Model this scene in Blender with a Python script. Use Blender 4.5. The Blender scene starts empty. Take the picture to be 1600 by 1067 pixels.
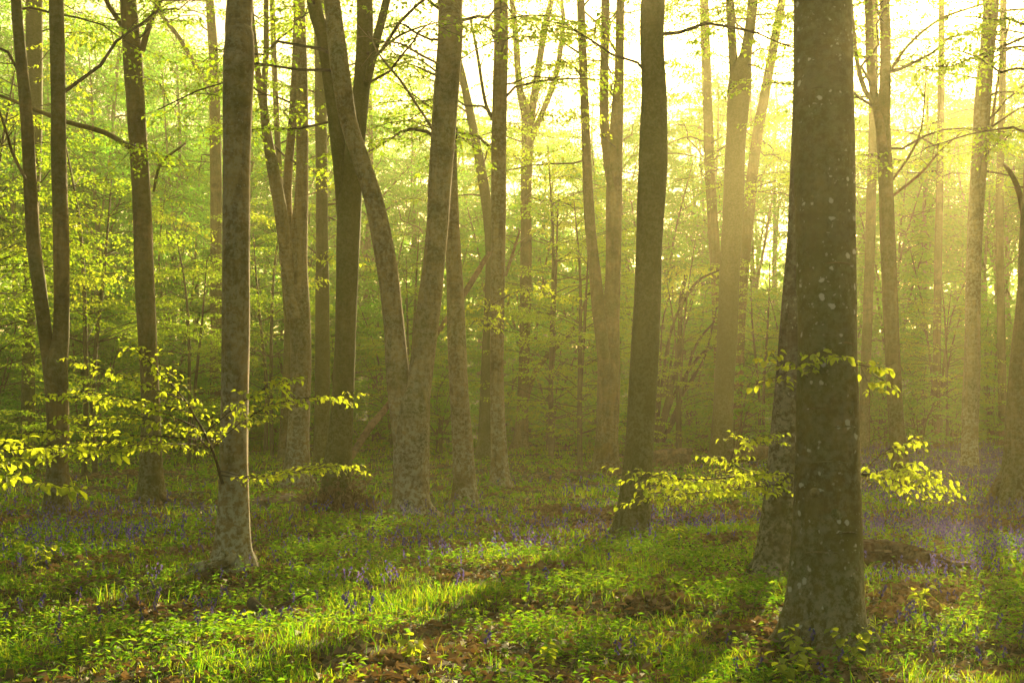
import bpy, math
import numpy as np
from mathutils import Vector

# ------------------------------------------------------------------ camera, sky, sun, exposure
SC = bpy.context.scene
F_PX, CAM_H, HOR_Y = 2222.0, 1.6, 620.0       # lens in photo pixels, eye height, horizon row
cam_d = bpy.data.cameras.new('camera'); cam_d.lens = 50; cam_d.sensor_width = 36; cam_d.sensor_fit = 'HORIZONTAL'
cam_d.shift_y = (HOR_Y - 533.5) / 1600; cam_d.clip_start = 0.05; cam_d.clip_end = 1500
cam = bpy.data.objects.new('camera', cam_d); SC.collection.objects.link(cam)
cam.location = (0, 0, CAM_H); cam.rotation_euler = (math.radians(90), 0, 0); SC.camera = cam

SUN_AZ, SUN_EL = math.radians(17.5), math.radians(16.8)        # azimuth from +Y towards +X
SDIR = np.array([math.sin(SUN_AZ) * math.cos(SUN_EL), math.cos(SUN_AZ) * math.cos(SUN_EL), math.sin(SUN_EL)])
W = bpy.data.worlds.new('World'); SC.world = W; W.use_nodes = True
wn = W.node_tree; wn.nodes.clear()
sky = wn.nodes.new('ShaderNodeTexSky'); sky.sky_type = 'NISHITA'; sky.sun_disc = False
sky.sun_elevation = SUN_EL; sky.sun_rotation = SUN_AZ; sky.air_density = 0.6; sky.dust_density = 4.0; sky.ozone_density = 0.0
bg = wn.nodes.new('ShaderNodeBackground'); bg.inputs['Strength'].default_value = 0.085
wo = wn.nodes.new('ShaderNodeOutputWorld')
tint = wn.nodes.new('ShaderNodeMix'); tint.data_type = 'RGBA'; tint.blend_type = 'MULTIPLY'; tint.inputs[0].default_value = 1.0; tint.inputs[7].default_value = (1.0, .90, .47, 1)   # hazy, warm morning sky all round
wn.links.new(sky.outputs[0], tint.inputs[6]); wn.links.new(tint.outputs[2], bg.inputs[0]); wn.links.new(bg.outputs[0], wo.inputs[0])
sl = bpy.data.lights.new('sun', 'SUN'); sl.energy = 5.0; sl.angle = math.radians(0.6); sl.color = (1.0, 0.77, 0.41)
sun = bpy.data.objects.new('sun', sl); SC.collection.objects.link(sun)
sun.rotation_euler = Vector(SDIR).to_track_quat('Z', 'Y').to_euler()
SC.view_settings.view_transform = 'Standard'; SC.view_settings.look = 'None'
SC.view_settings.gamma = 1.0; SC.view_settings.use_curve_mapping = False
SC.view_settings.exposure = 1.64
SC.render.engine = 'CYCLES'
cy = SC.cycles
cy.use_denoising = True
try: cy.denoiser = 'OPENIMAGEDENOISE'; cy.denoising_input_passes = 'RGB_ALBEDO_NORMAL'
except Exception: pass
cy.use_adaptive_sampling = True; cy.adaptive_threshold = 0.02
cy.max_bounces = 5; cy.diffuse_bounces = 2; cy.glossy_bounces = 1; cy.transmission_bounces = 4
cy.volume_bounces = 1; cy.transparent_max_bounces = 4; cy.sample_clamp_indirect = 6.0
cy.caustics_reflective = False; cy.caustics_refractive = False
HAZE_DENSITY, HAZE_G = 0.0019, 0.70

# ------------------------------------------------------------------ helpers
COL = SC.collection
RNG = np.random.default_rng(7)
def nrm(v):
    v = np.asarray(v, float); return v / (np.linalg.norm(v, axis=-1, keepdims=True) + 1e-12)
def at(px, py, d):                              # a photo pixel at depth d -> a point of the place
    return np.array([(px - 800) / F_PX * d, d, CAM_H + (HOR_Y - py) / F_PX * d])
def dist_of(py): return F_PX * CAM_H / (py - HOR_Y)
_ph = np.random.default_rng(3).uniform(0, 6.28, (40, 3))
def wav(x, y, wl, k0=0, n=6):                   # smooth noise about -1..1
    s = 0
    for k in range(n):
        a = k * 2.399 + k0; f = 6.283 / wl * (0.7 + 0.13 * k)
        s = s + np.sin(f * (x * math.cos(a) + y * math.sin(a)) + _ph[(k + k0) % 40, 0])
    return s / (n ** 0.5) / 1.2
def sstep(a, b, x):
    t = np.clip((x - a) / (b - a), 0, 1); return t * t * (3 - 2 * t)
def gz(x, y):                                   # the lie of the land
    x = np.asarray(x, float); y = np.asarray(y, float)
    z = 0.07 * wav(x, y, 5.0, 1) + 0.03 * wav(x, y, 1.3, 5)
    return z + sstep(46, 125, y) * (6.0 + 1.2 * wav(x, y, 40, 9)) + sstep(20, 120, np.abs(x)) * 2.0
def new_mesh(name, V, faces, mat=None, smooth=True):
    """faces: list of int arrays (n,3) / (n,4)"""
    me = bpy.data.meshes.new(name); V = np.asarray(V, np.float32)
    me.vertices.add(len(V)); me.vertices.foreach_set('co', V.ravel())
    faces = [np.asarray(f, np.int32) for f in faces if len(f)]
    tot = np.concatenate([np.full(len(f), f.shape[1], np.int32) for f in faces])
    idx = np.concatenate([f.ravel() for f in faces])
    me.loops.add(len(idx)); me.loops.foreach_set('vertex_index', idx)
    me.polygons.add(len(tot)); st = np.concatenate([[0], np.cumsum(tot)[:-1]]).astype(np.int32)
    me.polygons.foreach_set('loop_start', st); me.polygons.foreach_set('loop_total', tot)
    me.polygons.foreach_set('use_smooth', np.full(len(tot), smooth)); me.update(calc_edges=True)
    if mat: me.materials.append(mat)
    return me
def obj(name, me, parent=None, kind=None, label=None, loc=None):
    o = bpy.data.objects.new(name, me); COL.objects.link(o)
    if parent is not None: o.parent = parent
    if kind: o['kind'] = kind
    if label: o['label'] = label
    if loc is not None: o.location = loc
    return o
def thing(name, label, cat, loc, group=None, me=None):
    o = bpy.data.objects.new(name, me); COL.objects.link(o); o.location = loc
    if me is None: o.empty_display_size = 0.2
    o['label'] = label; o['category'] = cat
    if group: o['group'] = group
    return o
def spline(P, n):
    """Catmull-Rom through the rows of P (any columns), n samples"""
    P = np.asarray(P, float); m = len(P)
    if m == 2: return P[0] + (P[1] - P[0]) * np.linspace(0, 1, n)[:, None]
    Q = np.vstack([2 * P[0] - P[1], P, 2 * P[-1] - P[-2]])
    t = np.linspace(0, m - 1 - 1e-6, n); i = t.astype(int); u = (t - i)[:, None]
    a, b, c, d = Q[i], Q[i + 1], Q[i + 2], Q[i + 3]
    return 0.5 * (2 * b + (c - a) * u + (2 * a - 5 * b + 4 * c - d) * u ** 2 + (3 * b - 3 * c + d - a) * u ** 3)
def tube(P, R, sides, flare=None, rough=0.0, seed=0, cap=True):
    """rings along P; returns verts, quads, tris. flare=(amount, ground z) spreads roots"""
    P = np.asarray(P, float); n = len(P); R = np.broadcast_to(np.asarray(R, float), (n,))
    T = nrm(np.gradient(P, axis=0))
    ref = np.array([1.0, 0, 0]) if abs(T[0][0]) < 0.9 else np.array([0, 1.0, 0])
    U = np.zeros_like(P); u = ref
    for i in range(n):
        u = u - T[i] * np.dot(u, T[i]); u = u / (np.linalg.norm(u) + 1e-9); U[i] = u
    B = np.cross(T, U)
    a = np.arange(sides) * 2 * math.pi / sides
    s = np.concatenate([[0], np.cumsum(np.linalg.norm(np.diff(P, axis=0), axis=1))])
    M = np.ones((n, sides))
    if rough:
        r = np.random.default_rng(seed); A, S = np.meshgrid(a, s)
        for k in range(5):
            M += rough * 0.5 * np.sin((k % 3 + 1) * A + S * r.uniform(0.6, 3.2) + r.uniform(0, 6.28))
        for k in range(4):
            M += rough * 0.16 * np.sin((k + 3) * A + S * r.uniform(3, 9) + r.uniform(0, 6.28))
    if flare:
        r = np.random.default_rng(seed + 5); h = np.maximum(P[:, 2] - flare[1], 0)
        lob = np.zeros(sides)
        for k, w in ((3, .5), (5, .45), (7, .3)): lob = lob + w * np.cos(k * a + r.uniform(0, 6.28))
        lob = np.maximum(lob, -0.6)
        M += flare[0] * (np.exp(-h / 0.11)[:, None] * (0.40 + 0.55 * lob) + np.exp(-h / 0.36)[:, None] * (0.62 + 0.34 * lob))
    V = P[:, None, :] + (R[:, None] * M)[..., None] * (np.cos(a)[None, :, None] * U[:, None, :] + np.sin(a)[None, :, None] * B[:, None, :])
    V = V.reshape(-1, 3)
    i = np.arange(n - 1)[:, None] * sides; j = np.arange(sides)[None, :]; k = (j + 1) % sides
    Q = np.stack([i + j, i + k, i + sides + k, i + sides + j], -1).reshape(-1, 4)
    T3 = np.zeros((0, 3), int)
    if cap:
        V = np.vstack([V, P[-1] + T[-1] * R[-1] * 0.4]); c = len(V) - 1; e = (n - 1) * sides
        T3 = np.stack([e + j[0], e + k[0], np.full(sides, c)], -1)
    return V, Q, T3
class Tubes:
    def __init__(s): s.V, s.Q, s.T, s.n = [], [], [], 0
    def add(s, P, R, sides=4, **k):
        V, Q, T = tube(P, R, sides, **k); s.V.append(V); s.Q.append(Q + s.n); s.T.append(T + s.n); s.n += len(V)
    def mesh(s, name, mat): return new_mesh(name, np.vstack(s.V), [np.vstack(s.Q), np.vstack(s.T)], mat)
class Leaves:
    def __init__(s): s.P, s.D, s.N, s.L = [], [], [], []
    def add(s, P, D, N, L):
        s.P.append(np.atleast_2d(P)); s.D.append(np.atleast_2d(D)); s.N.append(np.atleast_2d(N)); s.L.append(np.atleast_1d(L))
    def arrays(s): return np.vstack(s.P), np.vstack(s.D), np.vstack(s.N), np.concatenate(s.L)
    def count(s): return sum(len(x) for x in s.P)
def leaf_geo(P, D, N, L, ratio=0.62, fine=False, curl=0.25):
    if fine and len(P) > 1: rr_ = np.random.default_rng(len(P)); curl = rr_.uniform(.0, .9, (len(P), 1)); ratio = rr_.uniform(.5, .72, (len(P), 1))
    D = nrm(D); S = nrm(np.cross(D, N)); N = np.cross(S, D); L = np.asarray(L)[:, None]; w = L * ratio * 0.5
    n = len(P)
    if not fine:
        V = np.stack([P, P + D * L * .48 + S * w + N * w * .35, P + D * L - N * L * curl * .4, P + D * L * .48 - S * w + N * w * .35], 1)
        b = np.arange(n)[:, None] * 4
        return V.reshape(-1, 3), [np.vstack([b + np.array([0, 1, 2]), b + np.array([0, 2, 3])])]
    c = L * curl
    V = np.stack([P, P + D * L * .35, P + D * L * .7 - N * c * .25, P + D * L - N * c * .7,
                  P + D * L * .22 + S * w * .8 + N * w * .3, P + D * L * .58 + S * w * .95 + N * w * .3 - N * c * .15,
                  P + D * L * .22 - S * w * .8 + N * w * .3, P + D * L * .58 - S * w * .95 + N * w * .3 - N * c * .15,
                  P + D * L * .85 + S * w * .5 - N * c * .4, P + D * L * .85 - S * w * .5 - N * c * .4], 1)
    b = np.arange(n)[:, None] * 10
    T = np.vstack([b + np.array(t) for t in ((0, 4, 1), (0, 1, 6), (2, 8, 3), (2, 3, 9))])
    Q = np.vstack([b + np.array(t) for t in ((1, 4, 5, 2), (6, 1, 2, 7))])
    T2 = np.vstack([b + np.array(t) for t in ((2, 5, 8), (7, 2, 9))])
    return V.reshape(-1, 3), [np.vstack([T, T2]), Q]
def leaf_mesh(name, lv, mat, fine=False, keep=None, ratio=0.62):
    P, D, N, L = lv.arrays()
    if keep is not None: P, D, N, L = P[keep], D[keep], N[keep], L[keep]
    V, Fc = leaf_geo(P, D, N, L, ratio, fine); return new_mesh(name, V, Fc, mat, smooth=False)
UP = np.array([0, 0, 1.0])
def spray(lv, tb, p0, d, length, leaf, r, nside=7, droop=0.1, r0=0.008, sides=3, sub=False, spacing=0.75, sag=-0.35):
    """a flat beech spray: a main twig, alternate side twigs, leaves along them"""
    d = nrm(d); n = 6; t = np.linspace(0, 1, n)
    wig = np.cumsum(r.normal(0, 0.02 * length, (n, 3)), axis=0); wig[0] = 0
    path = p0 + d * length * t[:, None] + UP * (-droop * length * t ** 2)[:, None] + wig
    if tb is not None: tb.add(path, np.linspace(r0, r0 * 0.3, n), sides, cap=False)
    side = nrm(np.cross(d, UP))
    for k in range(nside + 1):
        if k == nside:
            q0, td, tl = path[3], nrm(path[-1] - path[-3]), length * 0.42
        else:
            u = 0.12 + 0.82 * (k + r.uniform(-.3, .3)) / nside; i = min(int(u * (n - 1)), n - 2); f = u * (n - 1) - i
            q0 = path[i] * (1 - f) + path[i + 1] * f
            sg = 1 if k % 2 else -1
            td = nrm(d * r.uniform(.45, .85) + side * sg * r.uniform(.6, 1) + UP * r.normal(-0.05, .13))
            tl = length * (0.5 * (1 - u) + 0.14) * r.uniform(.7, 1.2)
        m = max(2, int(tl / (leaf * spacing)))
        s = (np.arange(m) + r.uniform(.2, .9, m)) / m
        lp = q0 + td * tl * s[:, None] + UP * (-0.12 * tl * s ** 2)[:, None] + r.normal(0, leaf * .12, (m, 3))
        if sub and tb is not None: tb.add(np.array([q0, q0 + td * tl * .5 - UP * .03 * tl, q0 + td * tl - UP * .12 * tl]), [r0 * .45, r0 * .35, r0 * .2], 3, cap=False)
        ss = nrm(np.cross(td, UP)); alt = np.where(np.arange(m) % 2 == 0, 1, -1)[:, None]
        ld = td * r.uniform(.3, .8, (m, 1)) + ss * alt * r.uniform(.4, 1, (m, 1)) + UP * r.normal(sag, .3, (m, 1))
        ln = UP + r.normal(0, .35, (m, 3))
        lv.add(lp, ld, ln, leaf * r.uniform(.5, 1.25, m))

# ------------------------------------------------------------------ materials
def mat_new(name):
    m = bpy.data.materials.new(name); m.use_nodes = True; m.node_tree.nodes.clear(); return m, m.node_tree.nodes, m.node_tree.links
def ramp(n, l, src, stops):
    r = n.new('ShaderNodeValToRGB'); e = r.color_ramp.elements
    while len(e) < len(stops): e.new(0.5)
    for k, (p, c) in enumerate(stops): e[k].position = p; e[k].color = (*c, 1) if len(c) == 3 else c
    l.new(src, r.inputs[0]); return r.outputs[0]
def noise(n, l, co, scale, detail=4, rough=0.55, dist=0.0):
    t = n.new('ShaderNodeTexNoise'); t.inputs['Scale'].default_value = scale; t.inputs['Detail'].default_value = detail
    t.inputs['Roughness'].default_value = rough; t.inputs['Distortion'].default_value = dist
    if co is not None: l.new(co, t.inputs['Vector'])
    return t.outputs['Fac']
def mixc(n, l, fac, a, b, mode='MIX'):
    m = n.new('ShaderNodeMix'); m.data_type = 'RGBA'; m.blend_type = mode
    for s, v in ((m.inputs[0], fac), (m.inputs[6], a), (m.inputs[7], b)):
        if isinstance(v, (int, float)): s.default_value = v
        elif isinstance(v, tuple): s.default_value = (*v, 1)
        else: l.new(v, s)
    return m.outputs[2]
def mth(n, l, op, a, b=0.0, clamp=False):
    m = n.new('ShaderNodeMath'); m.operation = op; m.use_clamp = clamp
    for s, v in ((m.inputs[0], a), (m.inputs[1], b)):
        if isinstance(v, (int, float)): s.default_value = v
        else: l.new(v, s)
    return m.outputs[0]
def leaf_mat(name, cols, trans, tfac=0.5, gloss=0.06, var_scale=0.6):
    """cols / trans: list of colours picked leaf by leaf"""
    m, n, l = mat_new(name); g = n.new('ShaderNodeNewGeometry'); rnd = g.outputs['Random Per Island']
    tc = n.new('ShaderNodeTexCoord')
    k = mth(n, l, 'ADD', mth(n, l, 'MULTIPLY', rnd, 0.65), mth(n, l, 'MULTIPLY', noise(n, l, g.outputs['Position'], var_scale, 2), 0.35))
    st = lambda c: [(i / (len(c) - 1), x) for i, x in enumerate(c)]
    cd = ramp(n, l, k, st(cols)); ct = ramp(n, l, k, st(trans))
    d = n.new('ShaderNodeBsdfDiffuse'); t = n.new('ShaderNodeBsdfTranslucent'); gl = n.new('ShaderNodeBsdfGlossy'); gl.inputs['Roughness'].default_value = 0.55
    l.new(cd, d.inputs[0]); l.new(ct, t.inputs[0]); gl.inputs[0].default_value = (.9, .95, .85, 1)
    x = n.new('ShaderNodeMixShader'); x.inputs[0].default_value = tfac; l.new(d.outputs[0], x.inputs[1]); l.new(t.outputs[0], x.inputs[2])
    y = n.new('ShaderNodeMixShader'); y.inputs[0].default_value = gloss; l.new(x.outputs[0], y.inputs[1]); l.new(gl.outputs[0], y.inputs[2])
    o = n.new('ShaderNodeOutputMaterial'); l.new(y.outputs[0], o.inputs[0]); return m
def bark_mat(name, moss=0.2, spots=0.0, pale=0.3, tone=(0.25, 0.165, 0.058), dark=0.5):
    m, n, l = mat_new(name); tc = n.new('ShaderNodeTexCoord'); co = tc.outputs['Object']
    oi = n.new('ShaderNodeObjectInfo')
    off = n.new('ShaderNodeVectorMath'); off.operation = 'ADD'; l.new(co, off.inputs[0])
    cmb = n.new('ShaderNodeCombineXYZ'); l.new(mth(n, l, 'MULTIPLY', oi.outputs['Random'], 50.0), cmb.inputs[0]); l.new(cmb.outputs[0], off.inputs[1]); co2 = off.outputs[0]
    sep = n.new('ShaderNodeSeparateXYZ'); l.new(co, sep.inputs[0]); z = sep.outputs[2]
    mp = n.new('ShaderNodeMapping'); mp.inputs['Scale'].default_value = (1.5, 1.5, 5.0); l.new(co2, mp.inputs[0])     # beech: fine level bands
    mv = n.new('ShaderNodeMapping'); mv.inputs['Scale'].default_value = (7, 7, 0.7); l.new(co2, mv.inputs[0])          # rain streaks down the trunk
    band = noise(n, l, mp.outputs[0], 4.0, 5, .65); streak = noise(n, l, mv.outputs[0], 1.6, 4, .6)
    blot = noise(n, l, co2, 1.7, 6, .68, .4); fine = noise(n, l, co2, 38, 3, .6)
    dk = tuple(c * dark for c in tone); lt = tuple(min(1, c * 1.7) for c in tone)
    c = mixc(n, l, ramp(n, l, streak, [(.38, (0,) * 3), (.6, (1,) * 3)]), dk, tone)
    c = mixc(n, l, ramp(n, l, band, [(.42, (0,) * 3), (.75, (.4,) * 3)]), c, lt)
    c = mixc(n, l, ramp(n, l, blot, [(.50, (0,) * 3), (.62, (.85,) * 3)]), c, tuple(x * .36 for x in tone))
    # algae and moss, in broad patches
    mo = ramp(n, l, noise(n, l, co2, 0.9, 5, .65), [(max(0, .62 - moss * .5), (0,) * 3), (max(.05, .85 - moss * .45), (.9,) * 3)])
    c = mixc(n, l, mo, c, mixc(n, l, fine, (.05, .066, .008), (.125, .135, .02)))
    # crust lichen: fine pale flecks, denser low on the trunk
    zf = n.new('ShaderNodeMapRange'); zf.inputs[1].default_value = 0.0; zf.inputs[2].default_value = 2.2; zf.inputs[3].default_value = 1.0; zf.inputs[4].default_value = 0.3; l.new(z, zf.inputs[0])
    lich = ramp(n, l, noise(n, l, co2, 19, 7, .75), [(.44, (0,) * 3), (.56, (1,) * 3)])
    lp = ramp(n, l, noise(n, l, co2, 2.6, 4, .6), [(.30, (0,) * 3), (.50, (1,) * 3)])
    lf = mth(n, l, 'MULTIPLY', mth(n, l, 'MULTIPLY', lich, lp), mth(n, l, 'MULTIPLY', zf.outputs[0], min(1.0, pale)))
    c = mixc(n, l, lf, c, (.50, .47, .36))
    fl = mth(n, l, 'MULTIPLY', ramp(n, l, noise(n, l, co2, 42, 3, .6), [(.62, (0,) * 3), (.72, (.8,) * 3)]), min(1.0, pale * .8))
    c = mixc(n, l, fl, c, (.40, .38, .29))
    if spots:
        v = n.new('ShaderNodeTexVoronoi'); v.inputs['Scale'].default_value = 17
        wp = n.new('ShaderNodeTexNoise'); wp.inputs['Scale'].default_value = 22; l.new(co2, wp.inputs['Vector']); wa = n.new('ShaderNodeVectorMath'); wa.operation = 'MULTIPLY_ADD'; l.new(wp.outputs['Color'], wa.inputs[0]); wa.inputs[1].default_value = (.05, .05, .05); l.new(co2, wa.inputs[2]); l.new(wa.outputs[0], v.inputs['Vector']); v.inputs['Randomness'].default_value = 1
        sz = n.new('ShaderNodeSeparateColor'); l.new(v.outputs['Color'], sz.inputs[0])
        rad = mth(n, l, 'MULTIPLY', mth(n, l, 'POWER', sz.outputs[0], 5.0), 0.5)
        rad = mth(n, l, 'ADD', rad, mth(n, l, 'MULTIPLY', noise(n, l, co2, 40, 2), 0.07))
        dd = mth(n, l, 'SUBTRACT', mth(n, l, 'SUBTRACT', rad, 0.05), v.outputs['Distance'])
        sp = mth(n, l, 'MULTIPLY', dd, 9.0, True)
        c = mixc(n, l, mth(n, l, 'MULTIPLY', sp, spots), c, (.46, .45, .37))
        v2 = n.new('ShaderNodeTexVoronoi'); v2.inputs['Scale'].default_value = 42; l.new(wa.outputs[0], v2.inputs['Vector']); s2 = n.new('ShaderNodeSeparateColor'); l.new(v2.outputs['Color'], s2.inputs[0])
        d2 = mth(n, l, 'MULTIPLY', mth(n, l, 'SUBTRACT', mth(n, l, 'MULTIPLY', mth(n, l, 'POWER', s2.outputs[1], 6.0), .5), v2.outputs['Distance']), 10.0, True)
        gate = ramp(n, l, noise(n, l, co2, 3.5, 3), [(.45, (0,) * 3), (.6, (.8,) * 3)])
        c = mixc(n, l, mth(n, l, 'MULTIPLY', d2, gate), c, (.40, .39, .31))
    p = n.new('ShaderNodeBsdfPrincipled'); l.new(c, p.inputs['Base Color']); p.inputs['Roughness'].default_value = 0.8
    p.inputs['Specular IOR Level'].default_value = 0.25
    b = n.new('ShaderNodeBump'); b.inputs['Strength'].default_value = 0.35; b.inputs['Distance'].default_value = 0.008
    hgt = mth(n, l, 'ADD', mth(n, l, 'ADD', band, mth(n, l, 'MULTIPLY', fine, .5)), mth(n, l, 'MULTIPLY', blot, .9))
    l.new(hgt, b.inputs['Height']); l.new(b.outputs[0], p.inputs['Normal'])
    o = n.new('ShaderNodeOutputMaterial'); l.new(p.outputs[0], o.inputs[0]); return m
M = {}
M['bark'] = bark_mat('beech_bark', .5, 0, .32)
M['bark_pale'] = bark_mat('beech_bark_pale', .3, 0, 1.0, (.29, .205, .085))
M['bark_moss'] = bark_mat('beech_bark_mossy', .95, 0, .22, (.18, .14, .042))
M['bark_spot'] = bark_mat('beech_bark_lichen_spots', .55, 1.0, .35, (.20, .135, .045), .42)
M['bark_rough'] = bark_mat('rough_bark', .35, .3, .7, (.11, .085, .05), .35)
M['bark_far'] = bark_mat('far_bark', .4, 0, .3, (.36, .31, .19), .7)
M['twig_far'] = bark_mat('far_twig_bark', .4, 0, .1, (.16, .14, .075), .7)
M['rotwood'] = bark_mat('rotten_wood', .1, 0, .1, (.15, .075, .03), .3)
M['twig'] = bark_mat('twig_bark', .1, 0, .1, (.10, .075, .05))
M['deadwood'] = bark_mat('dead_wood', .05, 0, .2, (.26, .16, .08), .35)
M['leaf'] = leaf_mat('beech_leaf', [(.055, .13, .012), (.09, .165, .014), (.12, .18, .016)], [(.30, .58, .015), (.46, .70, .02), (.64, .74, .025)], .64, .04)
M['leaf_sun'] = leaf_mat('sunlit_young_beech_leaf', [(.09, .16, .012), (.12, .18, .014)], [(.52, .76, .02), (.70, .84, .03), (.82, .84, .04)], .74, .05)  # young leaves, brighter than the plain leaf: sunlight put into the colour
M['leaf_far'] = leaf_mat('understorey_leaf', [(.035, .135, .018), (.055, .165, .02), (.09, .19, .022)], [(.15, .58, .025), (.28, .70, .03), (.48, .74, .03)], .62, .03)
M['grass'] = leaf_mat('grass_blade', [(.014, .062, .006), (.024, .08, .007), (.045, .105, .010), (.12, .12, .025)], [(.08, .42, .006), (.24, .60, .01), (.62, .78, .015), (.7, .6, .06)], .64, .02, .9)
M['herb'] = leaf_mat('herb_leaf', [(.02, .072, .010), (.04, .10, .012), (.085, .14, .016)], [(.12, .44, .012), (.30, .60, .016), (.64, .74, .025)], .6, .03)
M['litter'] = leaf_mat('dead_leaf', [(.08, .045, .02), (.18, .115, .055), (.32, .235, .14)], [(.22, .12, .03), (.34, .20, .06), (.44, .30, .13)], .25, .06)
M['bell'] = leaf_mat('bluebell_petal', [(.055, .055, .24), (.085, .07, .30), (.18, .12, .36)], [(.09, .08, .36), (.16, .12, .46), (.36, .23, .52)], .45, .03)
M['bellstem'] = leaf_mat('bluebell_stem', [(.05, .10, .02), (.08, .12, .03)], [(.1, .2, .02), (.15, .25, .03)], .3)
def ground_mat():
    m, n, l = mat_new('woodland_floor'); g = n.new('ShaderNodeNewGeometry'); co = g.outputs['Position']
    big = noise(n, l, co, 0.45, 5, .6); mid = noise(n, l, co, 3.0, 5, .65); fine = noise(n, l, co, 28, 4, .7)
    v = n.new('ShaderNodeTexVoronoi'); v.inputs['Scale'].default_value = 16; l.new(co, v.inputs['Vector'])
    sc = n.new('ShaderNodeSeparateColor'); l.new(v.outputs['Color'], sc.inputs[0])
    lit = ramp(n, l, sc.outputs[0], [(0, (.025, .014, .007)), (.4, (.06, .033, .014)), (.75, (.10, .058, .024)), (1, (.15, .09, .045))])
    soil = ramp(n, l, fine, [(.3, (.018, .012, .007)), (.7, (.06, .038, .02))])
    c = mixc(n, l, ramp(n, l, mid, [(.40, (0,) * 3), (.6, (1,) * 3)]), soil, lit)
    grn = mixc(n, l, fine, (.015, .04, .006), (.04, .08, .012))
    c = mixc(n, l, ramp(n, l, big, [(.40, (.75,) * 3), (.62, (.1,) * 3)]), c, grn)
    p = n.new('ShaderNodeBsdfPrincipled'); p.inputs['Roughness'].default_value = .9; l.new(c, p.inputs['Base Color'])
    b = n.new('ShaderNodeBump'); b.inputs['Strength'].default_value = .8; b.inputs['Distance'].default_value = .03
    l.new(mth(n, l, 'ADD', mth(n, l, 'ADD', mid, mth(n, l, 'MULTIPLY', fine, .4)), mth(n, l, 'MULTIPLY', sc.outputs[1], .3)), b.inputs['Height']); l.new(b.outputs[0], p.inputs['Normal'])
    o = n.new('ShaderNodeOutputMaterial'); l.new(p.outputs[0], o.inputs[0]); return m
M['ground'] = ground_mat()

# ------------------------------------------------------------------ the ground, one sheet
def axis(lo, hi, c0, c1, fine, coarse):
    a = list(np.arange(c0, c1, fine)); s = fine; x = c1
    while x < hi: a.append(x); s = min(s * 1.25, coarse); x += s
    a.append(hi); s = fine; x = c0 - fine; b = []
    while x > lo: b.append(x); s = min(s * 1.25, coarse); x -= s
    b.append(lo); return np.array(b[::-1] + a)
gx = axis(-150, 150, -20, 20, .28, 6); gy = axis(-40, 190, 5, 52, .28, 6)
X, Y = np.meshgrid(gx, gy); Vg = np.stack([X, Y, gz(X, Y)], -1).reshape(-1, 3)
nx = len(gx); ii = (np.arange(len(gy) - 1)[:, None] * nx + np.arange(nx - 1)[None, :]).ravel()
obj('ground', new_mesh('ground', Vg, [np.stack([ii, ii + 1, ii + nx + 1, ii + nx], -1)], M['ground']), kind='structure', label='woodland floor of soil, moss and brown leaf litter')

# ------------------------------------------------------------------ rays kept open in the canopy (leaves left out so the sun reaches chosen spots)
# (photo pixel on the ground or on a spray, depth, radius in metres, share of leaves missing)
OPEN = []
def open_ray(p, rad, share=0.97): OPEN.append((np.asarray(p, float), rad, share))
for px, py, rad in ((60, 1010, .75), (190, 1040, .8), (330, 1010, .8), (450, 1000, .7), (560, 960, .6), (640, 930, .5), (720, 900, .45), (790, 885, .25),
                    (480, 1060, .7), (640, 1040, .7), (780, 970, .4), (860, 1000, .35), (960, 990, .2), (30, 950, .5), (1300, 1050, .25), (290, 960, .5)):
    d = dist_of(py); open_ray((*at(px, py, d)[:2], 0.1), rad * 1.2, .98)
for px, py, d, rad in ((40, 720, 9, .6), (150, 690, 11.8, .6), (280, 660, 12, .6), (420, 620, 12, .5), (500, 730, 12.5, .5), (1100, 755, 11, .6), (1020, 770, 10.6, .4), (1400, 730, 10.8, .35),
                       (1220, 560, 9.6, .25), (1370, 575, 9.6, .25), (200, 580, 11.8, .5), (300, 420, 30, 1.2), (80, 200, 26, 1.2), (860, 230, 34, 1.5)):
    open_ray(at(px, py, d), rad, .95)
def sun_keep(P, r):
    k = np.ones(len(P), bool)
    for q, rad, sh in OPEN:
        w = P - q; t = w @ SDIR; dist = np.linalg.norm(w - t[:, None] * SDIR, axis=1)
        k &= ~((t > 1.0) & (dist < rad) & (r.random(len(P)) < sh))
    return k

# ------------------------------------------------------------------ the trunks of the near wood
def px_path(pts, d, wob=0.0, seed=0):
    """[(px, py, width px)] at depth d -> points and radii; the trunk also leans a little in depth"""
    r = np.random.default_rng(seed); P, R = [], []
    for k, (px, py, w) in enumerate(pts):
        dd = d + wob * r.normal() * min(1.0, max(0.0, at(px, py, d)[2] / 3.0)); P.append(at(px, py, dd)); R.append(w / F_PX * dd / 2)
    return np.array(P), np.array(R)
def extend(P, R, top, r):
    """carry a stem on above the frame to its own top"""
    P, R = list(P), list(R)
    if P[-1][2] >= top: return np.array(P), np.array(R)
    d = nrm(P[-1] - P[-2]); d = nrm(d * .6 + UP * .8); n = 4; h0 = P[-1][2]
    for k in range(1, n + 1):
        P.append(P[-1] + nrm(d + r.normal(0, .06, 3)) * (top - h0) / n); R.append(max(.02, R[-1] * .74))
    return np.array(P), np.array(R)
TREES = {}; TRAD = {}
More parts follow.
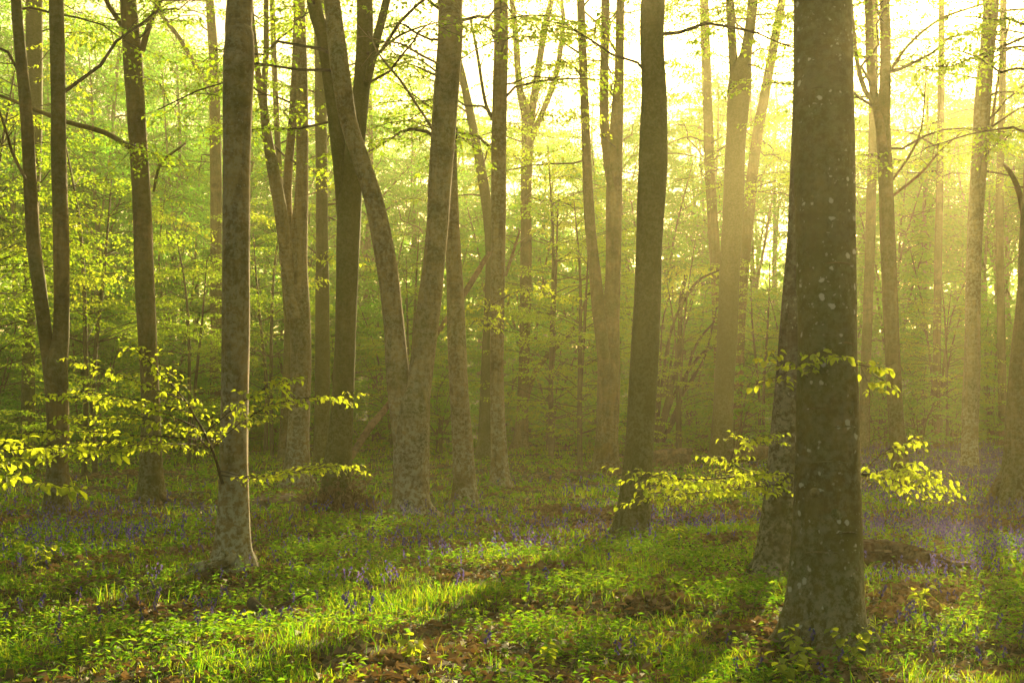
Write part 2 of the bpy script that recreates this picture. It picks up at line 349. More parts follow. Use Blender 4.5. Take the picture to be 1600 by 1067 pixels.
def canopy(tree, base, stems, r, zlo, top, nbr, leaf=0.075, blen=(1.6, 3.2), mat='leaf', name_leaves='crown', spr=3):
    """limbs and leaf sprays of a crown, grown out of the given stems (local coordinates)"""
    lv = Leaves(); 
    for k in range(nbr):
        P, R = stems[r.integers(len(stems))]
        z = zlo + (top - zlo) * (k + r.random()) / nbr * .95
        if z < P[0][2] or z > P[-1][2]: z = min(max(z, P[0][2] + .3), P[-1][2] - .2)
        i = min(max(int(np.searchsorted(P[:, 2], z)), 1), len(P) - 1); q, rr = P[i], R[i]
        a = r.uniform(0, 6.28); L = r.uniform(*blen) * (1 - .35 * (z - zlo) / max(top - zlo, 1)); el = r.uniform(.1, .75)
        d = np.array([math.cos(a) * math.cos(el), math.sin(a) * math.cos(el), math.sin(el)])
        t = np.linspace(0, 1, 7)[:, None]
        path = q + d * L * t + np.array([0, 0, -.28 * L]) * t ** 2 + np.cumsum(r.normal(0, .035 * L, (7, 3)), 0) * (t > 0)
        if sun_keep(path + base, r).mean() < .8: continue      # boughs that would block the kept sun rays are left out
        tb = Tubes(); r0 = min(rr * .4, .006 + .008 * L); tb.add(path, np.linspace(r0, r0 * .28, 7), 5)
        for s in range(spr + int(L)):
            u = r.uniform(.3, 1); j = min(int(u * 6), 5); p0 = path[j] + (path[j + 1] - path[j]) * (u * 6 - j)
            sd = nrm(nrm(path[j + 1] - path[j]) * r.uniform(.2, 1) + r.normal(0, .6, 3) * np.array([1, 1, .25]))
            spray(lv, tb, p0, sd, r.uniform(.6, 1.25), leaf, r, nside=r.integers(4, 7), r0=.006)
        obj('branch', tb.mesh('branch', M['twig']), tree)
    if lv.count():
        P = lv.arrays()[0]; kp = sun_keep(P + base, r)
        obj(name_leaves, leaf_mesh('crown_leaves', lv, M[mat], keep=kp), tree, kind='stuff')
def beech(key, label, pts, py0, limbs=(), mat='bark', flare=.5, top=14.0, nbr=10, zlo=None, seed=1, wob=.08, sides=28, branches=(), group='beech trunks of the near wood', leaf=.075, dd=None, main=0, spr=5):
    """pts: trunk in photo pixels from the foot upwards; limbs: (pixel path) forks; branches: thin boughs"""
    r = np.random.default_rng(seed); d = dd or dist_of(py0); b = at(pts[0][0], py0, d); base = np.array([b[0], d, float(gz(b[0], d))])
    tree = thing('beech_tree', label, 'tree', base, group)
    limbs = list(limbs)
    if limbs:
        pts = list(pts) + [q for q in limbs.pop(main) if q[1] < pts[-1][1] - 25]
    P, R = px_path(pts, d, wob, seed)
    P[0][2] = base[2] + .02
    P = np.vstack([[P[0][0] + (P[0][0] - P[1][0]) * .05, d, base[2] - .3], P]); R = np.concatenate([[R[0]], R])
    P, R = extend(P, R, top, r)
    n = max(16, int((P[-1][2] - P[0][2]) / .12)); S = spline(np.column_stack([P, R]), n)
    # denser rings near the foot
    z = S[:, 2]; tt = np.sort(np.concatenate([np.linspace(0, 1, n), np.linspace(0, min(1, 1.2 / max(P[-1][2], 1.5)), 22)])); S = spline(S, n) if False else np.column_stack([np.interp(tt, np.linspace(0, 1, n), S[:, c]) for c in range(4)])
    S = S[np.concatenate([[True], np.diff(tt) > 1e-5])]
    V, Q, T = tube(S[:, :3] - base, S[:, 3], sides, flare=(flare, 0.0), rough=.035, seed=seed)
    obj('trunk', new_mesh('trunk', V, [Q, T], M[mat]), tree)
    stems = [(S[:, :3] - base, S[:, 3])]
    if d < 26:
        R0 = pts[0][2] / F_PX * d / 2; nr = 6; a0 = r.uniform(0, 6.28)
        for k in range(nr):
            a = a0 + 6.28 * k / nr + r.normal(0, .22); o = np.array([math.cos(a), math.sin(a), 0]); w = np.array([-o[1], o[0], 0]) * r.normal(0, .12); L = R0 * r.uniform(1.5, 2.4)
            RP = np.array([o * R0 * .55 + UP * R0 * 1.5, o * R0 * 1.02 + UP * R0 * .62, o * R0 * 1.35 + w + UP * R0 * .16, o * L + w * 2 - UP * .07]); RS = spline(np.column_stack([RP, R0 * np.array([.26, .30, .22, .10])]), 14)
            V, Q, T = tube(RS[:, :3], RS[:, 3], 12, rough=.08, seed=seed * 9 + k); obj('root', new_mesh('root', V, [Q, T], M[mat]), tree)
    for k, lp in enumerate(limbs):
        tl = top * r.uniform(.85, 1)
        LP, LR = px_path(lp, d, wob * 1.6, seed + 31 + k); LP, LR = extend(LP, LR, tl, r)
        n = max(10, int(np.linalg.norm(LP[-1] - LP[0]) / .16)); S = spline(np.column_stack([LP, LR]), n)
        V, Q, T = tube(S[:, :3] - base, np.maximum(S[:, 3], .012), 20, rough=.035, seed=seed + k + 7)
        obj('limb', new_mesh('limb', V, [Q, T], M[mat]), tree); stems.append((S[:, :3] - base, S[:, 3]))
    for k, bp in enumerate(branches):
        BP, BR = px_path(bp, d, .25, seed + 77 + k); n = max(8, int(np.linalg.norm(BP[-1] - BP[0]) / .15)); S = spline(np.column_stack([BP, BR]), n)
        tb = Tubes(); tb.add(S[:, :3] - base, np.maximum(S[:, 3], .004), 8, rough=.05, seed=seed + k)
        for j in range(3):                       # a few side twigs
            i = r.integers(n // 3, n - 1); q = S[i, :3] - base; dv = nrm(nrm(S[i + 1, :3] - S[i, :3]) + r.normal(0, .7, 3)); L = r.uniform(.3, .8)
            tb.add(np.array([q, q + dv * L * .5 + r.normal(0, .04, 3), q + dv * L]), [max(.003, S[i, 3] * .5), .004, .002], 4)
        obj('branch', tb.mesh('branch', M[mat]), tree)
    if nbr:
        use = stems
        canopy(tree, base, use, r, zlo if zlo else max(5.0, CAM_H + .14 * d), top, int(nbr * 2.2), leaf, spr=spr)
    TREES[key] = (tree, base); TRAD[key] = pts[0][2] / F_PX * d * .5 * 1.05; return tree

beech('near', 'large smooth beech trunk spotted with white lichen, nearest of all the trees', [(1290, 1000, 108), (1291, 900, 104), (1293, 700, 98), (1292, 550, 95), (1290, 400, 93), (1287, 200, 91), (1285, 0, 90)], 1000, mat='bark_spot', flare=.6, top=15, nbr=6, zlo=8.0, seed=11, sides=48)
beech('near_b', 'dark lichen crusted trunk half hidden behind the large spotted trunk', [(1206, 902, 58), (1212, 830, 50), (1226, 680, 44), (1240, 500, 41), (1250, 350, 38), (1257, 150, 36), (1264, 0, 35)], 902, mat='bark_rough', flare=.3, top=14, nbr=5, zlo=7, seed=12, sides=32)
beech('mid', 'dark mossy beech trunk leaning slightly right, alone in the middle right', [(986, 836, 50), (993, 760, 46), (1000, 680, 45), (1008, 540, 43), (1013, 400, 42), (1020, 270, 44), (1022, 150, 40), (1021, 0, 37)], 836, mat='bark_moss', flare=.55, top=15, nbr=8, seed=13, sides=36)
beech('v', 'large beech forked low into a V, left arm curving left', [(645, 806, 54), (643, 760, 54), (643, 700, 55), (647, 640, 48)], 806, limbs=[
    [(634, 730, 30), (628, 665, 34), (622, 600, 36), (615, 500, 33), (604, 410, 32), (585, 320, 30), (562, 245, 28), (545, 190, 27), (532, 110, 29), (518, 0, 26)],
    [(650, 665, 40), (655, 600, 38), (668, 500, 38), (679, 400, 34), (688, 280, 37), (697, 150, 38), (703, 60, 39), (705, 0, 39)]], main=1, mat='bark_pale', flare=.3, top=14, nbr=13, seed=14, sides=36,
    branches=[[(680, 206, 4), (655, 170, 4), (625, 125, 4), (594, 88, 3), (575, 50, 2)], [(685, 100, 4), (655, 85, 4), (625, 68, 3), (590, 66, 2)]])
beech('brush', 'mossy beech trunk with brown dead leaves heaped at its foot', [(524, 800, 48), (527, 740, 42), (536, 620, 35), (541, 480, 34), (544, 380, 36), (547, 310, 36)], 800, limbs=[
    [(541, 380, 24), (538, 330, 27), (531, 250, 25), (518, 140, 23), (505, 60, 22), (490, 0, 22)], [(549, 330, 30), (557, 210, 29), (566, 120, 27), (570, 0, 25)], [(566, 160, 12), (572, 135, 13), (580, 100, 13), (590, 55, 13), (604, 0, 12)]], main=1, mat='bark_moss', flare=.3, top=14, nbr=8, seed=15, sides=32,
    branches=[[(580, 95, 4), (615, 62, 4), (650, 45, 3), (690, 34, 2)]])
beech('clump', 'pale lichen flecked beech dividing into three tall stems above head height', [(463, 768, 44), (465, 700, 36), (470, 600, 32), (468, 500, 34), (462, 420, 38)], 768, limbs=[
    [(460, 500, 22), (452, 440, 22), (440, 340, 20), (428, 270, 19), (416, 200, 15), (412, 150, 11), (416, 80, 9), (416, 0, 8)], [(470, 440, 20), (471, 300, 20), (472, 150, 19), (467, 0, 19)], [(455, 400, 14), (449, 300, 14), (456, 200, 13), (462, 100, 12), (465, 0, 11)], [(414, 190, 10), (405, 130, 10), (398, 70, 8), (392, 0, 7)]], main=1, mat='bark_pale', flare=.35, top=13, nbr=7, seed=16, sides=30)
beech('left', 'grey beech trunk with pale lichen foot and a leafy low branch', [(366, 902, 54), (365, 850, 49), (366, 760, 46), (367, 600, 43), (369, 400, 42), (370, 250, 44), (372, 110, 49), (374, 60, 44), (375, 0, 39)], 902, mat='bark_pale', flare=.36, top=14, nbr=6, zlo=7.5, seed=17, sides=40)
beech('left_b', 'slim beech trunk with two raised side boughs, between two clumps on the left', [(237, 784, 38), (236, 720, 33), (234, 600, 29), (228, 480, 30), (222, 330, 29), (214, 190, 28), (207, 90, 30), (201, 0, 25)], 784, mat='bark', flare=.4, top=13, nbr=5, seed=18, branches=[
    [(222, 80, 10), (232, 45, 9), (249, 0, 8), (262, -60, 5)], [(197, 52, 8), (184, 30, 8), (165, 0, 7), (150, -40, 5)], [(203, 230, 8), (160, 206, 8), (101, 190, 7), (49, 169, 6), (-10, 146, 4)], [(240, 300, 4), (252, 255, 5), (290, 225, 3)]])
beech('left_c', 'double stemmed beech parting at knee height of the leafy spray', [(90, 814, 38), (90, 740, 33), (90, 660, 33), (88, 580, 36)], 814, limbs=[
    [(86, 650, 20), (80, 600, 21), (73, 540, 21), (62, 450, 22), (51, 360, 21), (42, 190, 19), (33, 90, 18), (25, 0, 16)], [(94, 610, 26), (96, 520, 26), (96, 400, 25), (92, 250, 23), (91, 150, 22), (88, 0, 23)]], main=1, mat='bark', flare=.4, top=13, nbr=6, seed=19, branches=[[(40, 280, 5), (20, 240, 5), (8, 200, 4), (-20, 120, 3)]])
beech('left_d', 'dark mossy trunk behind the double stemmed beech', [(44, 734, 25), (44, 650, 21), (45, 520, 20), (49, 380, 21), (53, 200, 25), (54, 0, 25)], 734, mat='bark_moss', flare=.3, top=14, nbr=6, seed=20)
beech('v_b', 'straight pale trunk just right of the V shaped beech', [(727, 785, 34), (724, 720, 32), (717, 600, 30), (712, 480, 27), (706, 350, 24), (704, 220, 19), (708, 100, 16), (712, 0, 14)], 785, mat='bark_pale', flare=.4, top=13, nbr=5, seed=21)
beech('centre', 'slim straight trunk with flared pale foot in the centre', [(782, 765, 28), (779, 700, 25), (777, 600, 22), (777, 480, 22), (779, 300, 23), (781, 150, 23), (782, 0, 22)], 765, mat='bark_pale', flare=.55, top=14, nbr=12, seed=22, branches=[[(772, 190, 6), (758, 160, 6), (745, 80, 5), (735, 30, 4)], [(790, 430, 5), (800, 400, 5), (812, 360, 3)]])
beech('centre_b', 'dark trunk bending left at the top, behind the slim centre trunk', [(757, 722, 27), (760, 640, 22), (764, 500, 18), (767, 400, 17), (760, 320, 16), (749, 250, 15), (735, 180, 13), (715, 90, 11), (690, 20, 9)], 722, mat='bark_moss', flare=.3, top=13.5, nbr=6, seed=23)
beech('trio', 'hazy beech splitting into three slender parallel stems', [(946, 742, 40), (949, 680, 34), (951, 600, 36), (951, 520, 34)], 742, limbs=[
    [(947, 610, 20), (942, 550, 20), (934, 470, 20), (922, 350, 17), (915, 200, 14), (907, 0, 12)], [(956, 560, 24), (957, 450, 25), (961, 250, 24), (967, 120, 15), (970, 0, 13)], [(957, 300, 14), (946, 220, 15), (944, 130, 14), (946, 0, 13)]], main=1, mat='bark', flare=.45, top=15, nbr=24, seed=24)
beech('bent', 'far hazy trunk throwing a low crooked bough to the right', [(811, 706, 27), (815, 660, 20), (819, 560, 17), (822, 430, 18), (822, 300, 17), (824, 190, 19)], 706, limbs=[
    [(823, 210, 13), (812, 140, 11), (806, 60, 10), (800, 0, 8)], [(825, 240, 13), (829, 190, 13), (838, 130, 11), (850, 50, 10), (862, 0, 8)], [(822, 240, 9), (842, 190, 9), (868, 120, 9), (880, 40, 7)]], mat='bark', flare=.4, top=16, nbr=22, seed=25,
    branches=[[(817, 640, 10), (832, 590, 9), (852, 560, 8), (876, 535, 8), (900, 505, 6), (922, 455, 4)]])
beech('right_far', 'tall trunk in the light shafts forking near the top', [(1125, 726, 38), (1129, 660, 33), (1136, 520, 31), (1144, 350, 32), (1150, 220, 32), (1156, 130, 36)], 726, limbs=[
    [(1153, 170, 18), (1149, 130, 18), (1145, 80, 14), (1140, 0, 13)], [(1160, 150, 22), (1166, 80, 18), (1176, 0, 16)]], main=1, mat='bark_moss', flare=.35, top=15, nbr=25, seed=26)
beech('right_far_b', 'reddish trunk leaning right behind the forking trunk', [(1148, 705, 20), (1152, 600, 18), (1160, 450, 17), (1170, 330, 18), (1182, 220, 17), (1200, 120, 15), (1222, 0, 12)], 705, mat='bark', flare=.3, top=15, nbr=22, seed=27)
beech('right_far_c', 'slender hazy trunk left of the forking trunk, leaning left', [(1128, 702, 19), (1124, 560, 17), (1118, 420, 17), (1110, 280, 16), (1104, 120, 15), (1100, 0, 13)], 702, mat='bark', flare=.3, top=15, nbr=22, seed=28)
beech('right', 'pinkish trunk with mossy foot forking high, right of the large spotted trunk', [(1411, 784, 33), (1406, 720, 27), (1400, 650, 24), (1393, 520, 23), (1388, 400, 24), (1384, 280, 23), (1380, 190, 22)], 784, limbs=[
    [(1380, 240, 14), (1374, 190, 14), (1366, 150, 13), (1359, 90, 13), (1356, 0, 12)], [(1382, 210, 18), (1383, 120, 17), (1382, 0, 16)], [(1364, 160, 7), (1350, 138, 8), (1339, 94, 7), (1331, 20, 6)]], main=1, mat='bark', flare=.3, top=14, nbr=22, seed=29, branches=[
    [(1388, 290, 4), (1420, 245, 4), (1440, 200, 3), (1446, 130, 2)], [(1390, 310, 4), (1440, 270, 4), (1470, 235, 3), (1505, 205, 2)], [(1392, 110, 5), (1420, 70, 5), (1470, 30, 4), (1540, 5, 3)]])
beech('right_b', 'thin dim trunk seen close beside the large spotted trunk', [(1350, 712, 17), (1352, 600, 16), (1356, 480, 15), (1361, 330, 15), (1364, 200, 14), (1366, 0, 12)], 712, mat='bark', flare=.25, top=14, nbr=18, spr=7, seed=30)
beech('right_c', 'pale straight trunk standing among bluebells, glowing at the top', [(1514, 746, 28), (1515, 680, 26), (1519, 560, 25), (1522, 400, 23), (1532, 220, 25), (1540, 100, 24), (1549, 0, 23)], 746, mat='bark_pale', flare=.25, top=15, nbr=12, seed=31, branches=[[(1530, 300, 4), (1545, 230, 5), (1560, 120, 4), (1578, 30, 3)]])
beech('right_d', 'thick brown trunk leaning right, cut by the frame edge', [(1596, 796, 80), (1600, 740, 70), (1607, 600, 60), (1618, 430, 54), (1626, 250, 50), (1630, 0, 46)], 796, mat='bark', flare=.2, top=13, nbr=24, seed=32, sides=32, branches=[[(1608, 400, 10), (1600, 340, 10), (1592, 300, 9), (1582, 275, 8), (1570, 258, 6)]])
beech('clump_b', 'straight trunk dressed with leaves, seen between the three stem beech and mossy trunk', [(503, 736, 26), (503, 650, 24), (504, 500, 22), (503, 350, 19), (502, 200, 19), (500, 60, 18), (498, 0, 17)], 736, mat='bark_moss', flare=.3, top=14, nbr=8, seed=33, zlo=4.5)
beech('clump_c', 'thin dark trunk behind the three stem beech', [(442, 722, 15), (446, 620, 13), (450, 520, 12), (445, 420, 12), (438, 300, 10), (432, 180, 9), (425, 0, 8)], 722, mat='bark', flare=.25, top=13, nbr=6, seed=34)
beech('haze_a', 'pale hazy trunk left of the grey trunk with leafy low branch', [(336, 704, 19), (337, 600, 18), (338, 450, 18), (337, 250, 18), (334, 100, 15), (328, 0, 13)], 704, mat='bark', flare=.3, top=15, nbr=9, seed=35, zlo=8, branches=[[(338, 150, 7), (310, 110, 8), (280, 60, 7), (250, 20, 6), (240, -10, 4)]])

beech('right_added', 'dim added trunk far back between the pinkish trunk and pale bluebell trunk', [(1462, 706, 13), (1463, 600, 12), (1465, 450, 12), (1468, 300, 11), (1470, 150, 10), (1471, 0, 9)], 708, mat='bark', flare=.25, top=16, nbr=6, seed=36)  # extra tree put in for canopy shade, its crown kept thin
beech('right_added_b', 'faint slim added trunk far back beside the thick trunk at the frame edge', [(1568, 704, 14), (1566, 600, 13), (1563, 450, 12), (1562, 300, 12), (1566, 150, 11), (1568, 0, 10)], 707, mat='bark', flare=.25, top=16, nbr=6, seed=37)  # second extra tree put in for canopy shade, crown also thin

beech('right_shade', 'leafy crowned shade tree added far back, hidden behind the large spotted trunk', [(1298, 712, 15), (1297, 600, 14), (1296, 450, 13), (1294, 300, 13), (1290, 150, 12), (1288, 0, 11)], 714, mat='bark', flare=.25, top=15, nbr=16, spr=7, leaf=.085, seed=38, zlo=6.5)  # added tree: its dense crown is there to shade the middle ground

# ------------------------------------------------------------------ understorey and background trees (kinds built once, then copied)
def understorey(seed, H, nstem, nspr, leaf, spread=1.0, mat='leaf_far'):
    """hazel-like bush: several stems from one stool, level leaf sprays all the way up"""
    r = np.random.default_rng(seed); stems = []; tb = Tubes(); lv = Leaves()
    for k in range(nstem):
        a = 6.28 * k / nstem + r.uniform(-.5, .5); o = r.uniform(.25, .6) * spread; h = H * r.uniform(.6, 1)
        P = np.array([[.12 * math.cos(a), .12 * math.sin(a), -.1], [.3 * o * h * .25 * math.cos(a), .3 * o * h * .25 * math.sin(a), h * .3],
                      [o * h * .28 * math.cos(a) + r.normal(0, .1), o * h * .28 * math.sin(a) + r.normal(0, .1), h * .68], [o * h * .5 * math.cos(a + .3), o * h * .5 * math.sin(a + .3), h]])
        R = np.array([.036, .03, .02, .006]) * (H / 5) ** .8; S = spline(np.column_stack([P, R]), 16); stems.append((S[:, :3], S[:, 3]))
    for k in range(nspr):
        P, R = stems[k % nstem]; u = r.beta(1.6, 1.1) * .88 + .1; i = min(int(u * 15), 14); q = P[i]; a = r.uniform(0, 6.28)
        L = (.5 + 1.2 * (1 - u) ** .6) * r.uniform(.6, 1.2) * (H / 5) ** .6
        d = np.array([math.cos(a), math.sin(a), r.uniform(.05, .5)])
        e = q + nrm(d) * L * .8; tb.add(np.array([q, (q + e) / 2 + UP * .06, e]), [.014, .01, .007], 3, cap=False)
        for j in range(3):
            aa = a + r.uniform(-.9, .9); p0 = q + (e - q) * r.uniform(.35, 1)
            spray(lv, tb, p0, np.array([math.cos(aa), math.sin(aa), r.uniform(-.1, .3)]), r.uniform(.5, 1.0) * (H / 5) ** .4, leaf, r, nside=6, r0=.005, spacing=.7)
    return dict(stems=[new_mesh('stem', *(lambda t: (t[0], [t[1], t[2]]))(tube(P, R, 7, rough=.06, seed=seed)), M['twig_far']) for P, R in stems],
                twigs=tb.mesh('twigs', M['twig_far']), crown=leaf_mesh('crown', lv, M[mat]))
def tall_tree(seed, H, rad, zlo, nbr, leaf, mat='leaf_far', lean=.3):
    r = np.random.default_rng(seed); n = 9; z = np.linspace(-.3, H, n)
    P = np.column_stack([np.cumsum(r.normal(0, .12, n)) * lean * 2, np.cumsum(r.normal(0, .12, n)) * lean * 2, z]); P -= [P[0][0], P[0][1], 0]
    R = rad * (1 - .85 * np.linspace(0, 1, n) ** 1.2); S = spline(np.column_stack([P, R]), 40); stems = [(S[:, :3], S[:, 3])]
    f = .45 + r.uniform(-.1, .1); i = int(40 * f); q = S[i]; a = r.uniform(0, 6.28)     # a second leader
    LP = np.array([q[:3], q[:3] + [.5 * math.cos(a), .5 * math.sin(a), H * .12], q[:3] + [1.4 * math.cos(a), 1.4 * math.sin(a), H * .4]])
    S2 = spline(np.column_stack([LP, [q[3] * .65, q[3] * .5, .02]]), 18); stems.append((S2[:, :3], S2[:, 3]))
    tb = Tubes(); lv = Leaves()
    for k in range(nbr // 3):
        SP, SR = stems[k % 3 == 2]; z = zlo + (H * .96 - zlo) * ((k + r.random()) / (nbr // 3)) ** .9; i = min(int(np.searchsorted(SP[:, 2], z)), len(SP) - 1); q = SP[i]
        a = r.uniform(0, 6.28); L = r.uniform(2.4, 5.2) * (1 - .5 * (z - zlo) / (H - zlo)); el = r.uniform(.25, 1.1); t = np.linspace(0, 1, 8)[:, None]
        d = np.array([math.cos(a) * math.cos(el), math.sin(a) * math.cos(el), math.sin(el)])
        path = q + d * L * t - UP * .3 * L * t ** 2 + np.cumsum(r.normal(0, .05 * L, (8, 3)), 0) * (t > 0); r1 = min(SR[i] * .5, .014 + .009 * L); tb.add(path, np.linspace(r1, .006, 8), 5, cap=False)
        for m in range(4):                        # second-order boughs
            u = r.uniform(.2, .95); j = min(int(u * 7), 6); p1 = path[j] + (path[j + 1] - path[j]) * (u * 7 - j); d2 = nrm(nrm(path[j + 1] - path[j]) + r.normal(0, .75, 3) * [1, 1, .45]); L2 = L * r.uniform(.25, .55) * (1.2 - .5 * u)
            pp = p1 + d2 * L2 * t[::2] - UP * .2 * L2 * t[::2] ** 2 + np.cumsum(r.normal(0, .04 * L2, (4, 3)), 0) * (t[::2] > 0); tb.add(pp, np.linspace(.012, .005, 4), 3, cap=False)
            for q3 in range(4):
                u = r.uniform(.15, 1); j = min(int(u * 3), 2); spray(lv, tb, pp[j] + (pp[j + 1] - pp[j]) * (u * 3 - j), nrm(nrm(pp[j + 1] - pp[j]) + r.normal(0, .6, 3) * [1, 1, .25]), r.uniform(.6, 1.25), leaf, r, nside=6, r0=.004, spacing=.8)
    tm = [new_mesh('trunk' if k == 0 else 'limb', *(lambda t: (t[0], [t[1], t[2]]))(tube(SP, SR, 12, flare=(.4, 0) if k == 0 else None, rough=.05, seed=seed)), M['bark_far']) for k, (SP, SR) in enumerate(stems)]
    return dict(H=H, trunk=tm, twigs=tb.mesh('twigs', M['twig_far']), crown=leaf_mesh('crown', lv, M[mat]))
BUSH = [understorey(100 + k, H, ns, nsp, .12) for k, (H, ns, nsp) in enumerate(((5.0, 5, 66), (6.5, 6, 84), (4.0, 6, 56), (7.5, 5, 92)))]
LOW = [understorey(140 + k, H, 7, 34, .09, 1.6) for k, H in enumerate((1.7, 2.3))]
TALL = [tall_tree(200 + k, H, rd, zl, nb, .13) for k, (H, rd, zl, nb) in enumerate(((14, .13, 4.5, 78), (16, .17, 5.5, 84), (12.5, .11, 4, 72), (15, .15, 6, 78)))]
YOUNG = [understorey(300 + k, H, 2, nsp, .075, .5, 'leaf') for k, (H, nsp) in enumerate(((7.5, 44), (9.5, 56)))]
ORD = 'first second third fourth fifth sixth seventh eighth ninth tenth eleventh twelfth thirteenth fourteenth fifteenth sixteenth seventeenth eighteenth nineteenth twentieth'.split()
TENS = {20: 'twenty', 30: 'thirty', 40: 'forty', 50: 'fifty', 60: 'sixty', 70: 'seventy', 80: 'eighty'}
def ordinal(k):
    if k <= 20: return ORD[k - 1]
    if k % 10 == 0: return TENS[k].replace('y', 'ieth')
    return TENS[k - k % 10] + ' ' + ORD[k % 10 - 1]
def plant(name, var, label, cat, x, y, rz, s, group):
    t = thing(name, label, cat, (x, y, float(gz(x, y)) - .03), group); t.rotation_euler = (0, 0, rz); t.scale = (s, s, s)
    for k, me in enumerate(var.get('stems', var.get('trunk', ()))): obj('stem' if 'stems' in var else ('trunk' if k == 0 else 'limb'), me, t)
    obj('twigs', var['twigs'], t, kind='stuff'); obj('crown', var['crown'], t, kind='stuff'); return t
def scatter_row(name, variants, where, cat, group, label, seed):
    r = np.random.default_rng(seed); rows = sorted(where, key=lambda w: w[0] / w[1])
    for k, (x, y, s) in enumerate(rows):
        v = variants[r.integers(len(variants))]; s *= r.uniform(.9, 1.12)
        if 'H' in v:                              # trees shortened where their crowns would block the kept sun rays
            for q, rad, sh in OPEN:
                if sh < .96: continue
                t = ((x - q[0]) * SDIR[0] + (y - q[1]) * SDIR[1]) / (SDIR[0] ** 2 + SDIR[1] ** 2); ds = math.hypot(x - q[0] - t * SDIR[0], y - q[1] - t * SDIR[1])
                if t > 10 and ds < 2.0: s = min(s, max(.6, (q[2] + t * SDIR[2] - float(gz(x, y))) / v['H']))
        plant(name, v, label.format(ordinal(k + 1)), cat, x, y, r.uniform(0, 6.28), s, group)
r = np.random.default_rng(55)
def row(px0, px1, n, d0, d1, s0=1, s1=1, jit=.5):
    out = []
    for k in range(n):
        px = px0 + (px1 - px0) * (k + .5 + r.uniform(-jit, jit)) / n; d = r.uniform(d0, d1); out.append(((px - 800) / F_PX * d, d, r.uniform(s0, s1)))
    return out
scatter_row('hazel_bush', BUSH, row(-80, 1680, 30, 42, 49, .75, 1.0), 'bush', 'leafy bushes at the far edge of the clearing', 'leafy green bush on the clearing edge, {} from the left in its row', 61)
scatter_row('understorey_tree', BUSH, row(-120, 1720, 34, 51, 60, 1.1, 1.5), 'tree', 'understorey trees in the far thicket', 'hazy understorey tree behind the bushes, {} from the left in its row', 62)
scatter_row('low_shrub', LOW, row(-60, 1660, 30, 38, 45, .8, 1.2) + row(-60, 1660, 22, 47, 58, 1.1, 1.5), 'shrub', 'low shrubs under the far bushes', 'low dim shrub at the foot of the far bushes, {} from the left', 63)
scatter_row('slender_tree', TALL, row(-150, 320, 12, 53, 66, 1.05, 1.25) + row(320, 700, 8, 55, 66, .88, 1.05) + row(700, 1400, 12, 56, 68, .82, .98) + row(1390, 1600, 8, 56, 70, .95, 1.06) + row(1600, 1950, 10, 56, 72, 1.08, 1.24), 'tree', 'slender trees in the haze', 'slender leafy tree in the haze, {} from the left in its row', 64)
scatter_row('hillside_tree', TALL, row(-200, 320, 17, 70, 92, 1.15, 1.3) + row(320, 700, 13, 72, 92, .95, 1.1) + row(700, 1450, 24, 74, 95, .95, 1.12) + row(1450, 2100, 16, 74, 95, 1.0, 1.15), 'tree', 'trees on the hazy slope', 'faint tree on the hazy slope behind, {} from the left', 65)
scatter_row('young_beech', YOUNG, [((px - 800) / F_PX * d, d, s) for px, d, s in ((-30, 25, 1.0), (140, 29, 1.0), (300, 34, .9), (420, 37, 1.0), (640, 39, .9), (860, 36, 1.1), (1060, 37, .85), (905, 31, .95), (1480, 39, .9), (1190, 40, .9))], 'tree', 'young beeches among the trunks', 'young beech with bright tiered leaves among the trunks, {} from the left', 66)
# the far wood beyond, one mass
r = np.random.default_rng(70); nfw = 60000; fy = r.uniform(96, 150, nfw); fx = r.uniform(-75, 75, nfw)
fh = np.where(fx / fy < -.12, 15, 9.5) * (.75 + .25 * wav(fx, fy, 9, 3)); fz = gz(fx, fy) + fh * r.beta(1.5, 1.1, nfw)
fl = Leaves(); fl.add(np.column_stack([fx, fy, fz]), r.normal(0, 1, (nfw, 3)) * [1, 1, .4], UP + r.normal(0, .6, (nfw, 3)), r.uniform(.35, .8, nfw))
obj('far_wood', leaf_mesh('far_wood', fl, M['leaf_far']), kind='stuff', label='far wood fading into the haze on the rising slope')

# ------------------------------------------------------------------ low sprays of young leaves (parts of their trees)
LEAF_ONE = []
_r = np.random.default_rng(5)
for k in range(6):
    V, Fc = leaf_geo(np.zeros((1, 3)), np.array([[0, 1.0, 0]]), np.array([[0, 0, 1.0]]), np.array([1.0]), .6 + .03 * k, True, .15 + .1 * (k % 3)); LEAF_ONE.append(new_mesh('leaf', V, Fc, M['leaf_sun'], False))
def place_leaves(parent, base, lv, r, meshes=LEAF_ONE, name='leaf'):
    from mathutils import Matrix
    P, D, N, L = lv.arrays(); D = nrm(D); S = nrm(np.cross(D, N)); N = np.cross(S, D)
    for k in range(len(P)):
        o = bpy.data.objects.new(name, meshes[r.integers(len(meshes))]); COL.objects.link(o); o.parent = parent
        m = Matrix.Identity(4)
        for i in range(3): m[i][0], m[i][1], m[i][2], m[i][3] = S[k][i] * L[k], D[k][i] * L[k], N[k][i] * L[k], P[k][i] - base[i]
        o.matrix_local = m
